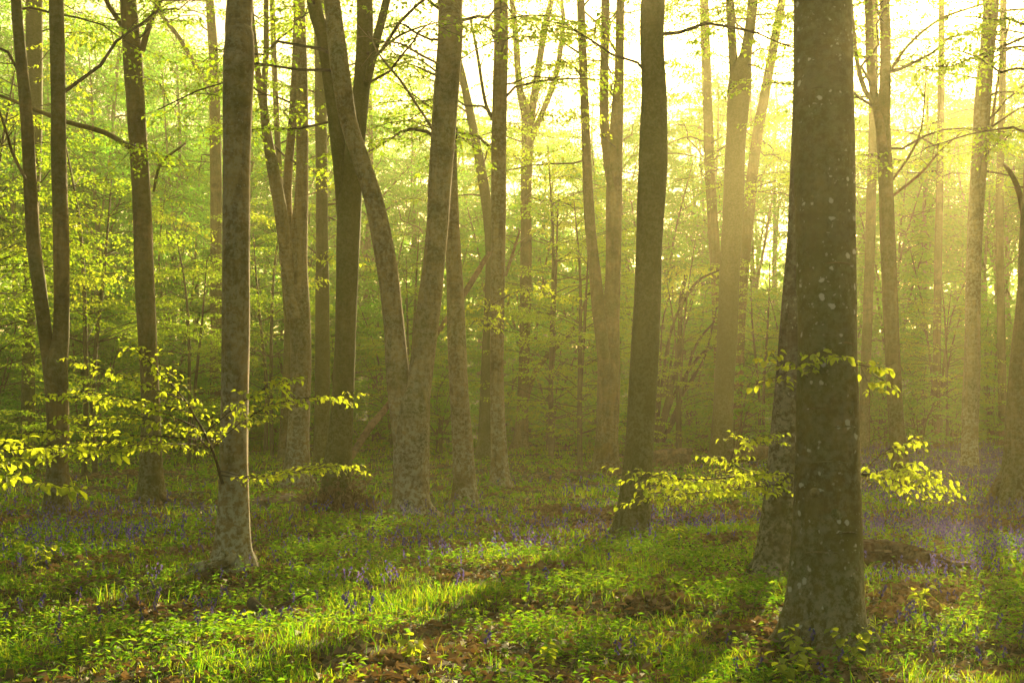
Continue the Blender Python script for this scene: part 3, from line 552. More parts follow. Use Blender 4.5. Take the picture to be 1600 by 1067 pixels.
def low_branch(tree, base, boughs, leaf, r, every=.16, tw=(.18, .42), single=False, mat='leaf_sun', r0=.012, start=0.0, sag=-.4):
    """boughs: pixel paths [(px,py,depth)]; leafy side twigs along each"""
    tb = Tubes(); lv = Leaves()
    for bi, bp in enumerate(boughs):
        P = np.array([at(*p) for p in bp]); L = np.linalg.norm(np.diff(P, axis=0), axis=1).sum(); n = max(8, int(L / .08)); S = spline(P, n) + np.cumsum(r.normal(0, .004, (n, 3)), 0)
        rr = r0 if bi == 0 else r0 * .45; tb.add(S - base, np.linspace(rr, rr * .25, n), 6)
        m = int(L * (1 - start) / every) if bi or start < 1 else 0
        for k in range(m):
            i = min(int((start + (1 - start) * (k + r.random()) / m) * (n - 1)), n - 2); q = S[i]; d = nrm(S[i + 1] - S[i]); sd = nrm(np.cross(d, UP)) * (1 if k % 2 else -1)
            td = nrm(d * r.uniform(.3, .9) + sd * r.uniform(.2, 1) + UP * r.normal(.02, .12))
            spray(lv, tb, q - base, td, r.uniform(*tw), leaf, r, nside=3, r0=.0026, sides=3, sag=sag, spacing=.8, sub=leaf < .07)
    o = obj('low_branch', tb.mesh('low_branch', M['twig']), tree)
    if single: lv.P = [p + base for p in lv.P]; place_leaves(o, base, lv, r)
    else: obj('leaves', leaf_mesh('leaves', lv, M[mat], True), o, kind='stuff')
    return lv.count()
r = np.random.default_rng(81); T, B = TREES['left']
low_branch(T, B, [[(347, 754, 12.45), (330, 708, 12.0), (312, 668, 11.6), (285, 625, 11.3), (255, 588, 11.1), (210, 546, 11.0)],
    [(331, 712, 12.0), (270, 700, 11.5), (180, 692, 11.1), (60, 700, 10.9)], [(320, 688, 11.8), (240, 682, 11.2), (110, 676, 10.9), (-10, 678, 10.8)], [(322, 695, 11.8), (250, 694, 11.0), (150, 700, 10.7), (20, 712, 10.5)],
    [(300, 645, 11.5), (220, 628, 11.2), (110, 614, 11.0)], [(285, 625, 11.3), (200, 590, 11.0), (105, 556, 10.8)], [(318, 680, 11.8), (360, 640, 11.4), (420, 604, 11.2), (448, 594, 11.1)],
    [(330, 708, 12.0), (375, 665, 11.6), (440, 635, 11.3), (548, 622, 11.2)], [(340, 735, 12.4), (400, 742, 11.9), (470, 735, 11.7), (550, 722, 11.6)], [(345, 742, 12.4), (395, 748, 12.1), (450, 738, 12.1), (520, 730, 12.0)], [(325, 700, 12.0), (290, 672, 11.4), (200, 660, 11.1), (90, 655, 11)],
    [(312, 668, 11.6), (250, 640, 11.4), (170, 620, 11.3), (60, 610, 11.2)]], .045, r, every=.055, tw=(.12, .32), r0=.014, start=.25, sag=-.25)
T, B = TREES['near_b']
low_branch(T, B, [[(1218, 738, 12.4), (1150, 742, 11.6), (1080, 748, 11.1), (995, 738, 10.7)], [(1215, 755, 12.4), (1120, 768, 11.3), (1015, 776, 10.9)], [(1180, 741, 11.9), (1140, 720, 11.6), (1160, 690, 11.4), (1200, 680, 11.2)], [(1190, 745, 12), (1130, 752, 12.3), (1050, 745, 12.6)]], .046, r, every=.058, tw=(.14, .38), sag=-.25)
low_branch(T, B, [[(1235, 740, 12.4), (1345, 742, 11.4), (1400, 736, 11), (1450, 750, 10.8)], [(1345, 742, 11.4), (1385, 705, 11.1), (1432, 690, 11)], [(1350, 742, 11.4), (1400, 752, 11.5), (1440, 768, 11.6)], [(1345, 735, 11.4), (1380, 735, 11.2), (1420, 722, 11.1)]], .05, r, every=.05, start=.45)
T, B = TREES['near']
low_branch(T, B, [[(1262, 590, 9.2), (1248, 572, 9.05), (1225, 560, 9.0), (1200, 548, 8.95)], [(1248, 572, 9.05), (1275, 552, 8.9), (1300, 560, 8.85), (1330, 566, 8.9)], [(1240, 566, 9.03), (1225, 585, 9.0), (1205, 590, 9.0)]], .05, r, every=.085, tw=(.08, .2), single=True, r0=.005)
low_branch(T, B, [[(1328, 570, 9.25), (1350, 572, 9.15), (1375, 576, 9.1), (1400, 566, 9)], [(1350, 572, 9.15), (1372, 588, 9.1), (1392, 594, 9)], [(1345, 572, 9.18), (1360, 596, 9.2), (1378, 604, 9.2)]], .05, r, every=.085, tw=(.08, .2), single=True, r0=.005)
# leafy boughs in the middle distance
for key, bs, lf in (('left_d', [[(53, 110, 30), (90, 62, 28), (135, 50, 27)], [(60, 100, 29.6), (90, 110, 28), (110, 130, 27.5)]], .075), ('left_d', [[(50, 215, 30), (20, 180, 28), (-10, 185, 27)], [(35, 198, 29), (10, 230, 28), (-15, 250, 27)]], .075),
                    ('left_d', [[(50, 335, 30.6), (90, 350, 28), (140, 335, 26)], [(70, 344, 29.3), (110, 385, 28), (150, 380, 27)], [(60, 340, 30), (20, 380, 28), (-10, 385, 27)]], .075), ('left_d', [[(46, 460, 30.6), (110, 440, 28), (175, 425, 26.5)], [(80, 448, 29.2), (130, 470, 28), (165, 470, 27)]], .075),
                    ('haze_a', [[(337, 390, 41.5), (290, 352, 38), (225, 338, 36)], [(310, 368, 39.5), (270, 385, 38), (205, 398, 37)], [(290, 352, 38), (260, 335, 38), (240, 325, 38)]], .10), ('haze_a', [[(338, 440, 41.5), (300, 420, 38), (220, 440, 36)], [(310, 425, 39), (275, 465, 38), (235, 470, 38)]], .10), ('haze_a', [[(338, 360, 41.5), (375, 335, 38), (420, 345, 36)]], .10),
                    ('bent', [[(822, 310, 41), (860, 275, 38), (910, 262, 36)], [(840, 290, 40), (870, 310, 38), (900, 318, 37)]], .10), ('bent', [[(823, 260, 41), (790, 235, 38), (740, 240, 36)], [(800, 243, 39), (775, 270, 38), (750, 285, 38)]], .10), ('bent', [[(821, 380, 41), (860, 352, 38), (905, 350, 36)], [(840, 366, 40), (875, 395, 38), (900, 400, 38)]], .10),
                    ('trio', [[(962, 230, 29), (900, 190, 27), (840, 180, 25)], [(920, 204, 27.5), (880, 230, 26.5), (845, 245, 26)]], .075), ('trio', [[(966, 130, 29), (920, 60, 27), (850, 48, 25)], [(930, 75, 27.5), (900, 95, 27), (840, 105, 26)]], .075), ('right_far_c', [[(1118, 440, 42.5), (1080, 418, 38), (1035, 440, 36)], [(1095, 426, 40), (1070, 450, 38), (1050, 460, 38)]], .10), ('right_far_c', [[(1105, 150, 43), (1070, 110, 39), (1040, 90, 37)], [(1090, 133, 41), (1060, 150, 39), (1045, 155, 38)]], .10),
                    ('centre', [[(778, 470, 24.3), (820, 452, 23), (872, 462, 22)], [(790, 465, 24), (760, 480, 23), (735, 475, 22.5)]], .065), ('centre', [[(779, 520, 24.3), (750, 500, 23), (730, 512, 22.5)]], .065), ('clump_b', [[(503, 420, 30.4), (520, 400, 29), (545, 410, 28)], [(505, 418, 30), (485, 440, 29), (470, 445, 28)]], .08), ('clump_b', [[(503, 300, 30.4), (525, 285, 29), (550, 290, 28)], [(506, 298, 30), (490, 270, 29), (478, 262, 29)]], .08)):
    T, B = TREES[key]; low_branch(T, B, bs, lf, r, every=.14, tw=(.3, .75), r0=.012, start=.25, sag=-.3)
# creases and old branch scars on the near trunk
def on_trunk(tree, base, pts, py0, items, mat):
    d = dist_of(py0); P, R = px_path(pts, d, .08, 11)
    for kind, px, py, w in items:
        i = np.argsort(P[:, 2]); zz = at(px, py, d)[2]; cx, cyy, rr = (np.interp(zz, P[i, 2], P[i, 0]), np.interp(zz, P[i, 2], P[i, 1]), np.interp(zz, P[i, 2], R[i]) * (1 + .6 * .35 * math.exp(-max(zz, 0) / .5)))
        x = (px - 800) / F_PX * d; s0 = np.clip((x - cx) / rr, -.98, .98); a0 = math.asin(s0)
        tb = Tubes()
        if kind == 'crease':
            aw = w / F_PX * d / rr / 2; a = np.linspace(a0 - aw, a0 + aw, 14); sg = np.sin(np.linspace(0, 3.1, 14)) * .012
            Q = np.column_stack([cx + np.sin(a) * rr * 1.0, cyy - np.cos(a) * rr * 1.0, zz + sg]); tb.add(Q - base, .0018 + .0045 * np.sin(np.linspace(0, math.pi, 14)), 6); obj('bark_crease', tb.mesh('bark_crease', M[mat]), tree)
        else:
            n0 = np.array([math.sin(a0), -math.cos(a0), 0]); q = np.array([cx, cyy, zz]) + n0 * rr * .96; k = w / F_PX * d / 2
            tb.add(np.array([q - n0 * .02, q, q + n0 * k * .35, q + n0 * k * .6]) - base, [k * 1.3, k * 1.15, k * .8, k * .45], 12, rough=.1, seed=int(px)); obj('branch_scar', tb.mesh('branch_scar', M[mat]), tree)
NP = [(1290, 1000, 108), (1291, 900, 104), (1293, 700, 98), (1292, 550, 95), (1290, 400, 93), (1287, 200, 91), (1285, 0, 90)]
on_trunk(*TREES['near'], NP, 1000, [('crease', 1270, 640, 50), ('crease', 1312, 668, 60), ('crease', 1325, 700, 30), ('crease', 1285, 722, 70), ('crease', 1300, 418, 60), ('crease', 1262, 487, 40), ('crease', 1310, 540, 40), ('crease', 1275, 860, 60), ('crease', 1315, 830, 40), ('crease', 1260, 330, 40), ('crease', 1300, 250, 60), ('crease', 1270, 150, 50),
    ('scar', 1264, 768, 14), ('scar', 1333, 770, 9), ('scar', 1296, 800, 16), ('scar', 1322, 642, 12), ('scar', 1330, 885, 9), ('scar', 1290, 478, 8), ('scar', 1334, 475, 8), ('scar', 1328, 372, 10), ('scar', 1260, 315, 14), ('scar', 1278, 900, 10)], 'bark_spot')

# a leafy bough reaching in from outside the frame on the left
b0 = np.array([at(-60, 700, 9)[0], 9.0, float(gz(-3.4, 9))])
sap = thing('beech_sapling', 'near beech sapling reaching large sunlit leaves in from the left edge', 'sapling', b0)
tb = Tubes(); tb.add(np.array([[0, 0, -.1], [.02, .01, .6], [-.03, .02, 1.2], [.0, .0, 1.7], [.05, .03, 2.1]]), [.02, .017, .014, .01, .004], 7); obj('stem', tb.mesh('stem', M['twig']), sap)
low_branch(sap, b0, [[(-60, 690, 9), (0, 708, 9), (80, 704, 8.9), (205, 714, 8.8)], [(-60, 715, 9), (10, 738, 8.8), (60, 757, 8.7), (115, 768, 8.6)], [(-60, 730, 9), (-10, 730, 9), (30, 752, 9.1)]], .064, r, every=.11, tw=(.1, .28), single=True, r0=.006)

# ------------------------------------------------------------------ ground cover
def proj(x, y): return 800 + F_PX * x / y, HOR_Y + F_PX * CAM_H / y
def blobs(x, y, L):
    px, py = proj(x, y); m = np.zeros(len(x))
    for cx, cy, rx, ry, a in L: m = np.maximum(m, a * np.exp(-(((px - cx) / rx) ** 2 + ((py - cy) / ry) ** 2)))
    return m
LIT = [(230, 748, 160, 7, 1), (300, 792, 330, 9, .8), (1110, 800, 110, 10, 1), (1410, 940, 90, 30, 1), (520, 745, 170, 8, .9), (860, 742, 150, 6, .7), (330, 985, 110, 22, .9), (420, 850, 90, 14, .6), (850, 960, 60, 18, .7), (40, 785, 90, 12, .8), (1010, 1040, 50, 12, .6), (730, 1000, 60, 14, .5)]
def foot_litter(x, y):
    m = np.zeros(len(x))
    for bx, by, rr in STEMS_AT: m = np.maximum(m, .9 * np.exp(-((np.hypot(x - bx, y - by) - rr) / .35) ** 2))
    return m
def litter_at(x, y): return np.clip(blobs(x, y, LIT) + foot_litter(x, y) + .9 * sstep(.12, .75, wav(x, y, 3.1, 12) * .6 + wav(x, y, 1.1, 17) * .45), 0, 1)
BEL = [(1500, 750, 200, 60, 1), (1490, 850, 150, 70, .9), (1100, 830, 200, 22, .42), (800, 830, 260, 30, .26), (700, 870, 200, 25, .3), (1000, 780, 160, 16, .25), (150, 850, 260, 50, .35), (300, 980, 300, 60, .3), (620, 930, 160, 30, .3), (1450, 1000, 160, 60, .35), (1050, 1050, 120, 30, .3)]
def bell_at(x, y): return np.clip(blobs(x, y, BEL) * (.45 + .8 * sstep(-.3, .8, wav(x, y, 1.6, 21))), 0, 1)
def ground_pts(n, y0, y1, r, wide=.44, pad=.8):
    y = np.sqrt(r.uniform(y0 ** 2, y1 ** 2, n)); x = r.uniform(-1, 1, n) * (wide * y + pad); return x, y
STEMS_AT = np.array([[b[0], b[1], TRAD[k]] for k, (_, b) in TREES.items()])
PILE_AT = [(at(px, 720, 32.6)[0], 32.6) for px in range(1008, 1210, 22)]
STICK_AT = [(at(px, py, d)[0], d - .06) for px, py, d in ((398, 950, 10.5), (412, 955, 10.4), (425, 968, 10.3), (586, 992, 8.85), (605, 998, 8.8), (625, 1008, 8.7), (645, 1024, 8.55), (662, 1036, 8.4))]
LOG_AT = [(at(px, 880, 13.25)[0], 13.1) for px in range(1340, 1495, 18)]
def off_trunks(x, y):
    k = np.ones(len(x), bool)
    for bx, by, rr in STEMS_AT: k &= (x - bx) ** 2 + (y - by) ** 2 > rr ** 2
    for q in PILE_AT: k &= ((x - q[0]) / .35) ** 2 + ((y - q[1] + .5) / 1.2) ** 2 > 1
    for q in STICK_AT: k &= (x - q[0]) ** 2 + (y - q[1]) ** 2 > .13 ** 2
    for q in LOG_AT: k &= ((x - q[0]) / .2) ** 2 + ((y - q[1]) / .32) ** 2 > 1
    return k
def herb_at(x, y): return np.clip(.30 + .8 * wav(x, y, 2.2, 25), .04, 1)
def grass(n, y0, y1, r, hmin, hmax, wk):
    x, y = ground_pts(n, y0, y1, r); cl = wav(x, y, .55, 30); dens = np.clip(1.0 - 1.1 * litter_at(x, y), .02, 1) * np.clip(.45 + .6 * cl + .35 * wav(x, y, 2.7, 33), .04, 1) * (1 - .65 * herb_at(x, y))
    k = (r.random(n) < dens) & off_trunks(x, y); x, y, cl = x[k], y[k], cl[k]; n = len(x); z = gz(x, y)
    tall = np.clip(.55 + .45 * wav(x, y, 1.9, 36), .25, 1.1)
    h = (hmin + (hmax - hmin) * r.random(n) ** 1.8) * tall; w = np.maximum(.0045, wk * y) * r.uniform(.6, 1.3, n)
    a = r.uniform(0, 6.28, n); ln = h * r.uniform(.2, 1.5, n); b = a + 1.57 + r.normal(0, .5, n)
    P = np.column_stack([x, y, z - .01]); D = np.column_stack([np.cos(a), np.sin(a), 0 * a]); S = np.column_stack([np.cos(b), np.sin(b), 0 * b]); h = h[:, None]; ln = ln[:, None]; w = w[:, None]
    m1 = P + D * ln * .12 + UP * h * .45; m2 = P + D * ln * .45 + UP * h * .82; tip = P + D * ln + UP * h * r.uniform(.5, 1.0, (n, 1))
    V = np.stack([P - S * w * .4, P + S * w * .4, m1 - S * w * .5, m1 + S * w * .5, m2 - S * w * .36, m2 + S * w * .36, tip], 1).reshape(-1, 3); i = np.arange(n)[:, None] * 7
    return V, np.vstack([i + np.array([0, 1, 3, 2]), i + np.array([2, 3, 5, 4])]), i + np.array([4, 5, 6])
def join(parts):
    Vs, Fs, n = [], {}, 0
    for V, *fs in parts:
        Vs.append(V)
        for f in fs: Fs.setdefault(f.shape[1], []).append(f + n)
        n += len(V)
    return np.vstack(Vs), [np.vstack(f) for f in Fs.values()]
r = np.random.default_rng(91)
obj('grass', new_mesh('grass', *join([grass(190000, 7.0, 13.5, r, .04, .23, .00042), grass(150000, 13.5, 24, r, .05, .2, .00055), grass(100000, 24, 50, r, .07, .24, .0007)]), M['grass'], False), kind='stuff', label='tufted spring grass and bluebell leaves over the woodland floor')
def litter(n, y0, y1, r, sz):
    x, y = ground_pts(n, y0, y1, r); k = r.random(n) < np.clip(litter_at(x, y) * 1.2 + .38, 0, 1); x, y = x[k], y[k]; n = len(x)
    P = np.column_stack([x, y, gz(x, y) + r.uniform(.004, .035, n)]); a = r.uniform(0, 6.28, n)
    return leaf_geo(P, np.column_stack([np.cos(a), np.sin(a), r.normal(0, .3, n)]), UP + r.normal(0, .5, (n, 3)), sz * r.uniform(.6, 1.3, n), .65, False, .6)
V1, F1 = litter(90000, 7, 20, r, .08); V2, F2 = litter(60000, 20, 48, r, .09)
obj('leaf_litter', new_mesh('leaf_litter', np.vstack([V1, V2]), [np.vstack([F1[0], F2[0] + len(V1)])], M['litter'], False), kind='stuff', label='fallen brown beech leaves lying in drifts between the grass')
def herbs(n, y0, y1, r, leaf):
    x, y = ground_pts(n, y0, y1, r); d = herb_at(x, y) * (1 - .6 * litter_at(x, y)); k = (r.random(n) < d) & off_trunks(x, y); x, y = x[k], y[k]; n = len(x); lv = Leaves()
    h = r.uniform(.04, .2, n)
    for j in range(7):
        a = r.uniform(0, 6.28, n); P = np.column_stack([x + .02 * np.cos(a), y + .02 * np.sin(a), gz(x, y) + h * r.uniform(.45, 1.05, n)])
        lv.add(P, np.column_stack([np.cos(a), np.sin(a), r.normal(-.05, .3, n)]), UP + r.normal(0, .3, (n, 3)), leaf * r.uniform(.6, 1.3, n))
    return lv
hv = herbs(24000, 7, 17, r, .046); h2 = herbs(24000, 17, 48, r, .075); h3 = herbs(16000, 48, 112, r, .3)
hv.P += h2.P + h3.P; hv.D += h2.D + h3.D; hv.N += h2.N + h3.N; hv.L += h2.L + h3.L
obj('ground_herbs', leaf_mesh('ground_herbs', hv, M['herb'], ratio=.5), kind='stuff', label='low leafy herbs scattered through the grass')
# bluebells: one spike = arched stem with nodding bells
def bell_spike(r, simple=False):
    h = 1.0; a = r.uniform(0, 6.28); bend = .16; t = np.linspace(0, 1, 7)
    P = np.column_stack([bend * t ** 3 * math.cos(a), bend * t ** 3 * math.sin(a), h * (t - .12 * t ** 4)])
    st = Tubes(); st.add(P, np.linspace(.012, .006, 7), 4)
    V, Fq, n = [], [], 0; nb = r.integers(6, 10)
    for k in range(nb):
        u = .62 + .38 * k / (nb - 1); q = np.array([np.interp(u, t, P[:, c]) for c in range(3)]); b = a + r.normal(0, .9); o = np.array([math.cos(b), math.sin(b), 0])
        L, w = .085 * r.uniform(.8, 1.1), .022; s = 5; ang = np.arange(s) * 6.283 / s
        ax = nrm(o * .55 - UP * .85); e1 = nrm(np.cross(ax, UP + .01)); e2 = np.cross(ax, e1); c0 = q + o * .035
        rings = [(0, .5), (.35, 1), (.8, 1.0), (1, 1.7)]
        Vb = np.vstack([c0 + ax * L * f + w * m * (np.cos(ang)[:, None] * e1 + np.sin(ang)[:, None] * e2) for f, m in rings])
        for i in range(3):
            for j in range(s): Fq.append([n + i * s + j, n + i * s + (j + 1) % s, n + (i + 1) * s + (j + 1) % s, n + (i + 1) * s + j])
        V.append(Vb); n += len(Vb)
    return st.mesh('stem', M['bellstem']), new_mesh('flowers', np.vstack(V), [np.array(Fq)], M['bell'], False)
r = np.random.default_rng(97); SPIKES = [bell_spike(r) for _ in range(8)]
nb = 0; cand = []
x, y = ground_pts(9000, 7.9, 11.5, r, .37, 0); k = (r.random(len(x)) < bell_at(x, y) * .11) & off_trunks(x, y)
ZN = [(300, 'at the left, in the sunlit grass'), (620, 'in the sunlit foreground left of centre'), (900, 'in the foreground grass at centre'), (1180, 'in the shaded foreground right of centre'), (9999, 'in the shaded grass at the right')]
for bx, by in sorted(zip(x[k], y[k]), key=lambda q: q[1])[:250]:
    px, py = proj(bx, by); zone = next(t for lim, t in ZN if px < lim); row_t = 'nearest' if by < 9 else ('second' if by < 10.2 else 'third')
    t = thing('bluebell', f'nodding violet bluebell spike {zone}, {row_t} band from the front', 'flower', (bx, by, float(gz(bx, by)) - .01), 'bluebells in the foreground grass'); s = r.uniform(.2, .3); t.scale = (s, s, s); t.rotation_euler = (r.normal(0, .12), r.normal(0, .12), r.uniform(0, 6.28))
    st, fl = SPIKES[r.integers(len(SPIKES))]; obj('stem', st, t); obj('flowers', fl, t)
def far_bells(n, y0, y1, r, L):
    x, y = ground_pts(n, y0, y1, r); k = (r.random(n) < bell_at(x, y)) & off_trunks(x, y); x, y = x[k], y[k]; n = len(x); lv = Leaves(); h = r.uniform(.17, .29, n); a0 = r.uniform(0, 6.28, n)
    for j in range(5):
        a = a0 + r.normal(0, 1.2, n); P = np.column_stack([x + .012 * np.cos(a), y + .012 * np.sin(a), gz(x, y) + h * (.68 + .08 * j)])
        lv.add(P, np.column_stack([np.cos(a) * .7, np.sin(a) * .7, -np.ones(n)]), np.column_stack([np.cos(a), np.sin(a), .5 + 0 * a]) + r.normal(0, .3, (n, 3)), L * r.uniform(.8, 1.2, n))
    return lv
fb = far_bells(11000, 11.5, 18, r, .03); f2 = far_bells(48000, 18, 48, r, .038); fb.P += f2.P; fb.D += f2.D; fb.N += f2.N; fb.L += f2.L
obj('bluebell_carpet', leaf_mesh('bluebell_carpet', fb, M['bell'], ratio=.75), kind='stuff', label='violet carpet of bluebells spreading under the far trees')

# ------------------------------------------------------------------ fallen wood
def rod(name, label, cat, pts, mat, sides=10, rough=.1, seed=0, twigs=0, part='wood', lift=True):
    """pts [(px,py,depth,diameter m)]"""
    r = np.random.default_rng(seed); P = np.array([at(p[0], p[1], p[2]) for p in pts]); R = np.array([p[3] / 2 for p in pts]); n = 26; S = spline(np.column_stack([P, R]), n)
    b = np.array([S[0][0], S[0][1], float(gz(S[0][0], S[0][1]))]); t = thing(name, label, cat, b)
    V, Q, T3 = tube(S[:, :3] - b, S[:, 3], sides, rough=rough, seed=seed); obj(part, new_mesh(part, V, [Q, T3], M[mat]), t)
    for k in range(twigs):
        i = r.integers(4, n - 2); q = S[i, :3] - b; d = nrm(nrm(S[i + 1, :3] - S[i, :3]) + r.normal(0, .6, 3)); L = r.uniform(2, 5) * S[i, 3] * 3
        tb = Tubes(); tb.add(np.array([q, q + d * L * .5, q + d * L + r.normal(0, .02, 3)]), [S[i, 3] * .6, S[i, 3] * .45, S[i, 3] * .2], 6); obj('twig', tb.mesh('twig', M[mat]), t)
    return t
rod('dead_pole', 'long dead pole leaning up to the right behind the V shaped beech', 'branch', [(543, 722, 23, .11), (575, 672, 23.6, .12), (612, 626, 24.3, .10), (680, 525, 25.6, .09), (728, 455, 26.6, .11), (764, 395, 27.4, .09)], 'deadwood', rough=.12, seed=3, twigs=2)
rod('fallen_stick', 'short thick stub of wood lying in the sunlit grass', 'stick', [(393, 940, 10.6, .085), (402, 948, 10.5, .08), (412, 955, 10.45, .065), (427, 968, 10.3, .04)], 'twig', rough=.15, seed=4, twigs=1)
rod('fallen_stick', 'crooked dark stick lying in the grass at the front', 'stick', [(582, 990, 8.9, .036), (600, 996, 8.85, .033), (618, 1005, 8.75, .03), (640, 1021, 8.6, .026), (664, 1036, 8.4, .018)], 'twig', rough=.12, seed=5, twigs=2)
rod('fallen_branch', 'long fallen branch lying in brown leaves behind the slim left trunk', 'branch', [(108, 757, 26.3, .08), (170, 752, 26.7, .07), (250, 748, 27.2, .06), (330, 746, 27.4, .04)], 'twig', rough=.1, seed=6, twigs=2)
rod('fallen_branch', 'dark branch on the ground by the foot of the double stemmed beech', 'branch', [(-10, 793, 21, .07), (40, 792, 21, .06), (70, 790, 21.2, .05)], 'twig', rough=.1, seed=7, twigs=1)
rod('fallen_branch', 'thin bent branch lying beside the brown leaf heap', 'branch', [(430, 836, 17.2, .03), (455, 822, 17.5, .04), (480, 815, 17.8, .05), (505, 800, 18.4, .06)], 'twig', rough=.1, seed=8, twigs=2)
rod('fallen_stick', 'pale bent stick at the foot of the trunk by the right edge', 'stick', [(1556, 802, 19.2, .03), (1575, 795, 19.2, .03), (1598, 786, 19.2, .025)], 'deadwood', rough=.1, seed=9)
# the rotting log by the big trunk
lb = np.array([at(1415, 880, 13.2)[0], 13.2, 0.0]); lb[2] = float(gz(lb[0], lb[1]))
log = thing('fallen_log', 'rotting brown log lying beside the large spotted trunk', 'log', lb)
r = np.random.default_rng(44)
P = np.array([at(1325, 866, 13.6), at(1365, 868, 13.5), at(1400, 873, 13.4), at(1435, 881, 13.2), at(1465, 888, 13.1), at(1490, 889, 13.0)]); R = np.array([.14, .15, .145, .125, .10, .05]); S = spline(np.column_stack([P, R]), 40)
V, Q, T3 = tube(S[:, :3] - lb, S[:, 3], 22, rough=.16, seed=4); gr = np.concatenate([np.tile(r.uniform(.84, 1.14, 22), 40), [1.0]]); ax = np.vstack([np.repeat(S[:, :3] - lb, 22, 0), V[-1:]]); V = ax + (V - ax) * gr[:, None] + r.normal(0, .009, V.shape); obj('log_body', new_mesh('log_body', V, [Q, T3], M['rotwood'], False), log)
for k in range(22):
    u = r.uniform(.05, .92); i = int(u * 38); q = S[i, :3] - lb; d = nrm(S[i + 1, :3] - S[i, :3]); a = r.uniform(-.6, 2.6); o = np.array([0, -math.cos(a) * .9, math.sin(a)]) * S[i, 3] * .95; L = r.uniform(.12, .4)
    tb = Tubes(); tb.add(np.array([q + o, q + o * 1.06 + d * L * .5, q + o * .95 + d * L]), [.02, .024, .006], 5, rough=.2, seed=k); obj('splinter', tb.mesh('splinter', M['deadwood' if k % 3 == 0 else 'rotwood']), log)
# split logs far behind the mossy trunk
for k, (a, b, dm, lab) in enumerate((((1012, 720), (1052, 708), .28, 'pale split log leaning on the far log pile'), ((1022, 724), (1076, 718), .32, 'thick far log lying behind the dark mossy trunk'), ((1046, 710), (1080, 706), .18, 'thin log on top of the far log pile'), ((1140, 712), (1204, 706), .34, 'brown fallen log beside the far forking trunk'))):
    rod('cut_log', lab, 'log', [(*a, 32.5 + .2 * k, dm), ((a[0] + b[0]) / 2, (a[1] + b[1]) / 2 - 1, 32.6 + .2 * k, dm * 1.05), (*b, 32.8 + .2 * k, dm * .8)], 'deadwood', rough=.15, seed=20 + k)
# heap of dead leaves and twigs at the foot of the mossy beech
r = np.random.default_rng(46); T, B = TREES['brush']; hb = B + np.array([0, -.35, 0]); brush = thing('brushwood_heap', 'heap of dead twigs with brown leaves at the foot of the mossy beech', 'brushwood', hb)
tb = Tubes(); lv = Leaves()
for k in range(120):
    a = r.uniform(0, 6.28); q = np.array([r.normal(.08, .2), r.normal(.1, .13), r.uniform(0, .1)]); d = nrm([math.cos(a) * .8, math.sin(a) * .6, r.uniform(.15, 1.8)]); L = r.uniform(.15, .5)
    e = q + d * L; tb.add(np.array([q, (q + e) / 2 + r.normal(0, .03, 3), e]), [.006, .005, .003], 3)
    m = 12; s = r.uniform(.2, 1, m)[:, None]; lv.add(q + (e - q) * s + r.normal(0, .03, (m, 3)), r.normal(0, 1, (m, 3)) - UP * .4, r.normal(0, 1, (m, 3)), r.uniform(.05, .09, m))
obj('twigs', tb.mesh('twigs', M['twig']), brush, kind='stuff'); obj('dead_leaves', leaf_mesh('dead_leaves', lv, M['litter']), brush, kind='stuff')
# coppice stool with bare arching rods, right of the mossy trunk
r = np.random.default_rng(47); cb = np.array([at(1028, 690, 38)[0], 38.0, 0]); cb[2] = float(gz(cb[0], 38)); cop = thing('coppice_shrub', 'bare arching coppice stems beside the dark mossy trunk', 'shrub', cb)
for k, path in enumerate(([(1026, 690, 9), (1045, 620, 9), (1060, 560, 8), (1064, 470, 7), (1072, 430, 6)], [(1030, 690, 7), (1052, 620, 6), (1090, 560, 5), (1116, 540, 3)], [(1024, 690, 6), (1034, 600, 5), (1048, 520, 4), (1075, 450, 3)], [(1034, 690, 6), (1070, 610, 5), (1100, 560, 4), (1120, 480, 2)], [(1020, 690, 5), (1030, 590, 4), (1036, 500, 3), (1060, 420, 2)], [(1036, 690, 6), (1060, 640, 5), (1085, 545, 4), (1118, 500, 3)], [(1064, 480, 5), (1090, 440, 4), (1130, 420, 2)])):
    P, R = px_path(path, 38, .3, 400 + k); S = spline(np.column_stack([P, R]), 18); V, Q, T3 = tube(S[:, :3] - cb, S[:, 3], 7, rough=.06, seed=k); obj('stem', new_mesh('stem', V, [Q, T3], M['twig']), cop)
# seedlings with broad leaves in the foreground
SEED_AT = [(1262, 1046, 8.35, .34, 'leafy beech seedling at the front of the large spotted trunk'), (1330, 1030, 8.6, .30, 'sunlit leafy seedling right before the large spotted trunk'), (1225, 1062, 8.1, .26, 'small broad leaved seedling at the bottom edge below the spotted trunk'), (1000, 1020, 8.9, .16, 'low pale seedling in the foreground right of centre'), (850, 1046, 8.4, .15, 'small seedling with yellow leaves at the bottom centre'), (640, 1062, 8.1, .16, 'small seedling with two yellow leaves below the crooked stick'), (20, 870, 14.2, .3, 'leafy seedling in the shade at the left edge'), (60, 900, 12.9, .28, 'leafy seedling in shaded grass before the double stemmed beech'), (480, 845, 15.8, .2, 'pale leafed seedling before the brown leaf heap'), (1060, 850, 15.4, .22, 'pale seedling right of the dark mossy trunk foot'), (1440, 960, 10.4, .2, 'pale seedling in the bluebells right of the spotted trunk')]
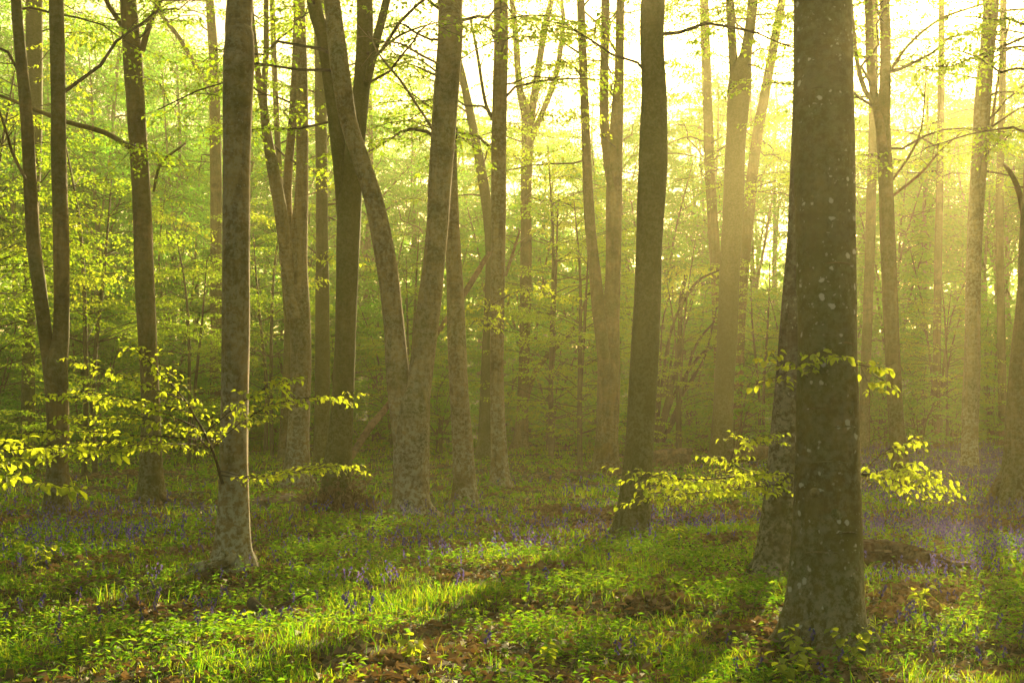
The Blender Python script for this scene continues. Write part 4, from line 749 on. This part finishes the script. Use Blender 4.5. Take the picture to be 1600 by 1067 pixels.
for k, (px, py, d, h, lab) in enumerate(SEED_AT):
    r = np.random.default_rng(500 + k); x = at(px, py, d)[0]; b = np.array([x, d, float(gz(x, d))]); t = thing('seedling', lab, 'seedling', b); nst = 3 if h > .25 else 2
    for j in range(nst):
        a = r.uniform(0, 6.28); o = np.array([math.cos(a), math.sin(a), 0]) * h * r.uniform(.2, .5); tb = Tubes(); P = np.array([[0, 0, -.02], o * .3 + UP * h * .5, o + UP * h * r.uniform(.8, 1.05)]); S = spline(P, 8); tb.add(S, np.linspace(.004, .0015, 8), 5); st = obj('stem', tb.mesh('stem', M['bellstem']), t)
        lv = Leaves(); m = 9
        for q in range(m):
            u = .35 + .65 * q / (m - 1); p = S[min(int(u * 7), 7)]; aa = a + (1.1 if q % 2 else -1.1) + r.normal(0, .5); lv.add(p + r.normal(0, .008, 3), np.array([math.cos(aa), math.sin(aa), r.normal(-.15, .2)]), UP + r.normal(0, .2, 3), np.array([r.uniform(.055, .095)]))
        place_leaves(st, np.zeros(3), lv, r)

# ------------------------------------------------------------------ haze
def box_mesh(lo, hi):
    V = np.array([[x, y, z] for x in (lo[0], hi[0]) for y in (lo[1], hi[1]) for z in (lo[2], hi[2])], float)
    return new_mesh('haze', V, [np.array([[0, 1, 3, 2], [4, 6, 7, 5], [0, 4, 5, 1], [2, 3, 7, 6], [0, 2, 6, 4], [1, 5, 7, 3]])], smooth=False)
hm, n, l = mat_new('haze'); pv = n.new('ShaderNodeVolumePrincipled'); pv.inputs['Color'].default_value = (1.0, .93, .52, 1); pv.inputs['Density'].default_value = HAZE_DENSITY
pv.inputs['Anisotropy'].default_value = HAZE_G; ho = n.new('ShaderNodeOutputMaterial'); l.new(pv.outputs[0], ho.inputs['Volume'])
bpy.context.view_layer.update()
zmax = max((o.matrix_world @ Vector(c)).z for o in COL.objects if o.type == 'MESH' for c in o.bound_box) + .5; print('haze top', zmax)
hme = box_mesh((-152, -42, -2.0), (152, 192, zmax)); hme.materials.append(hm); obj('haze', hme, kind='stuff', label='warm morning haze filling the wood')
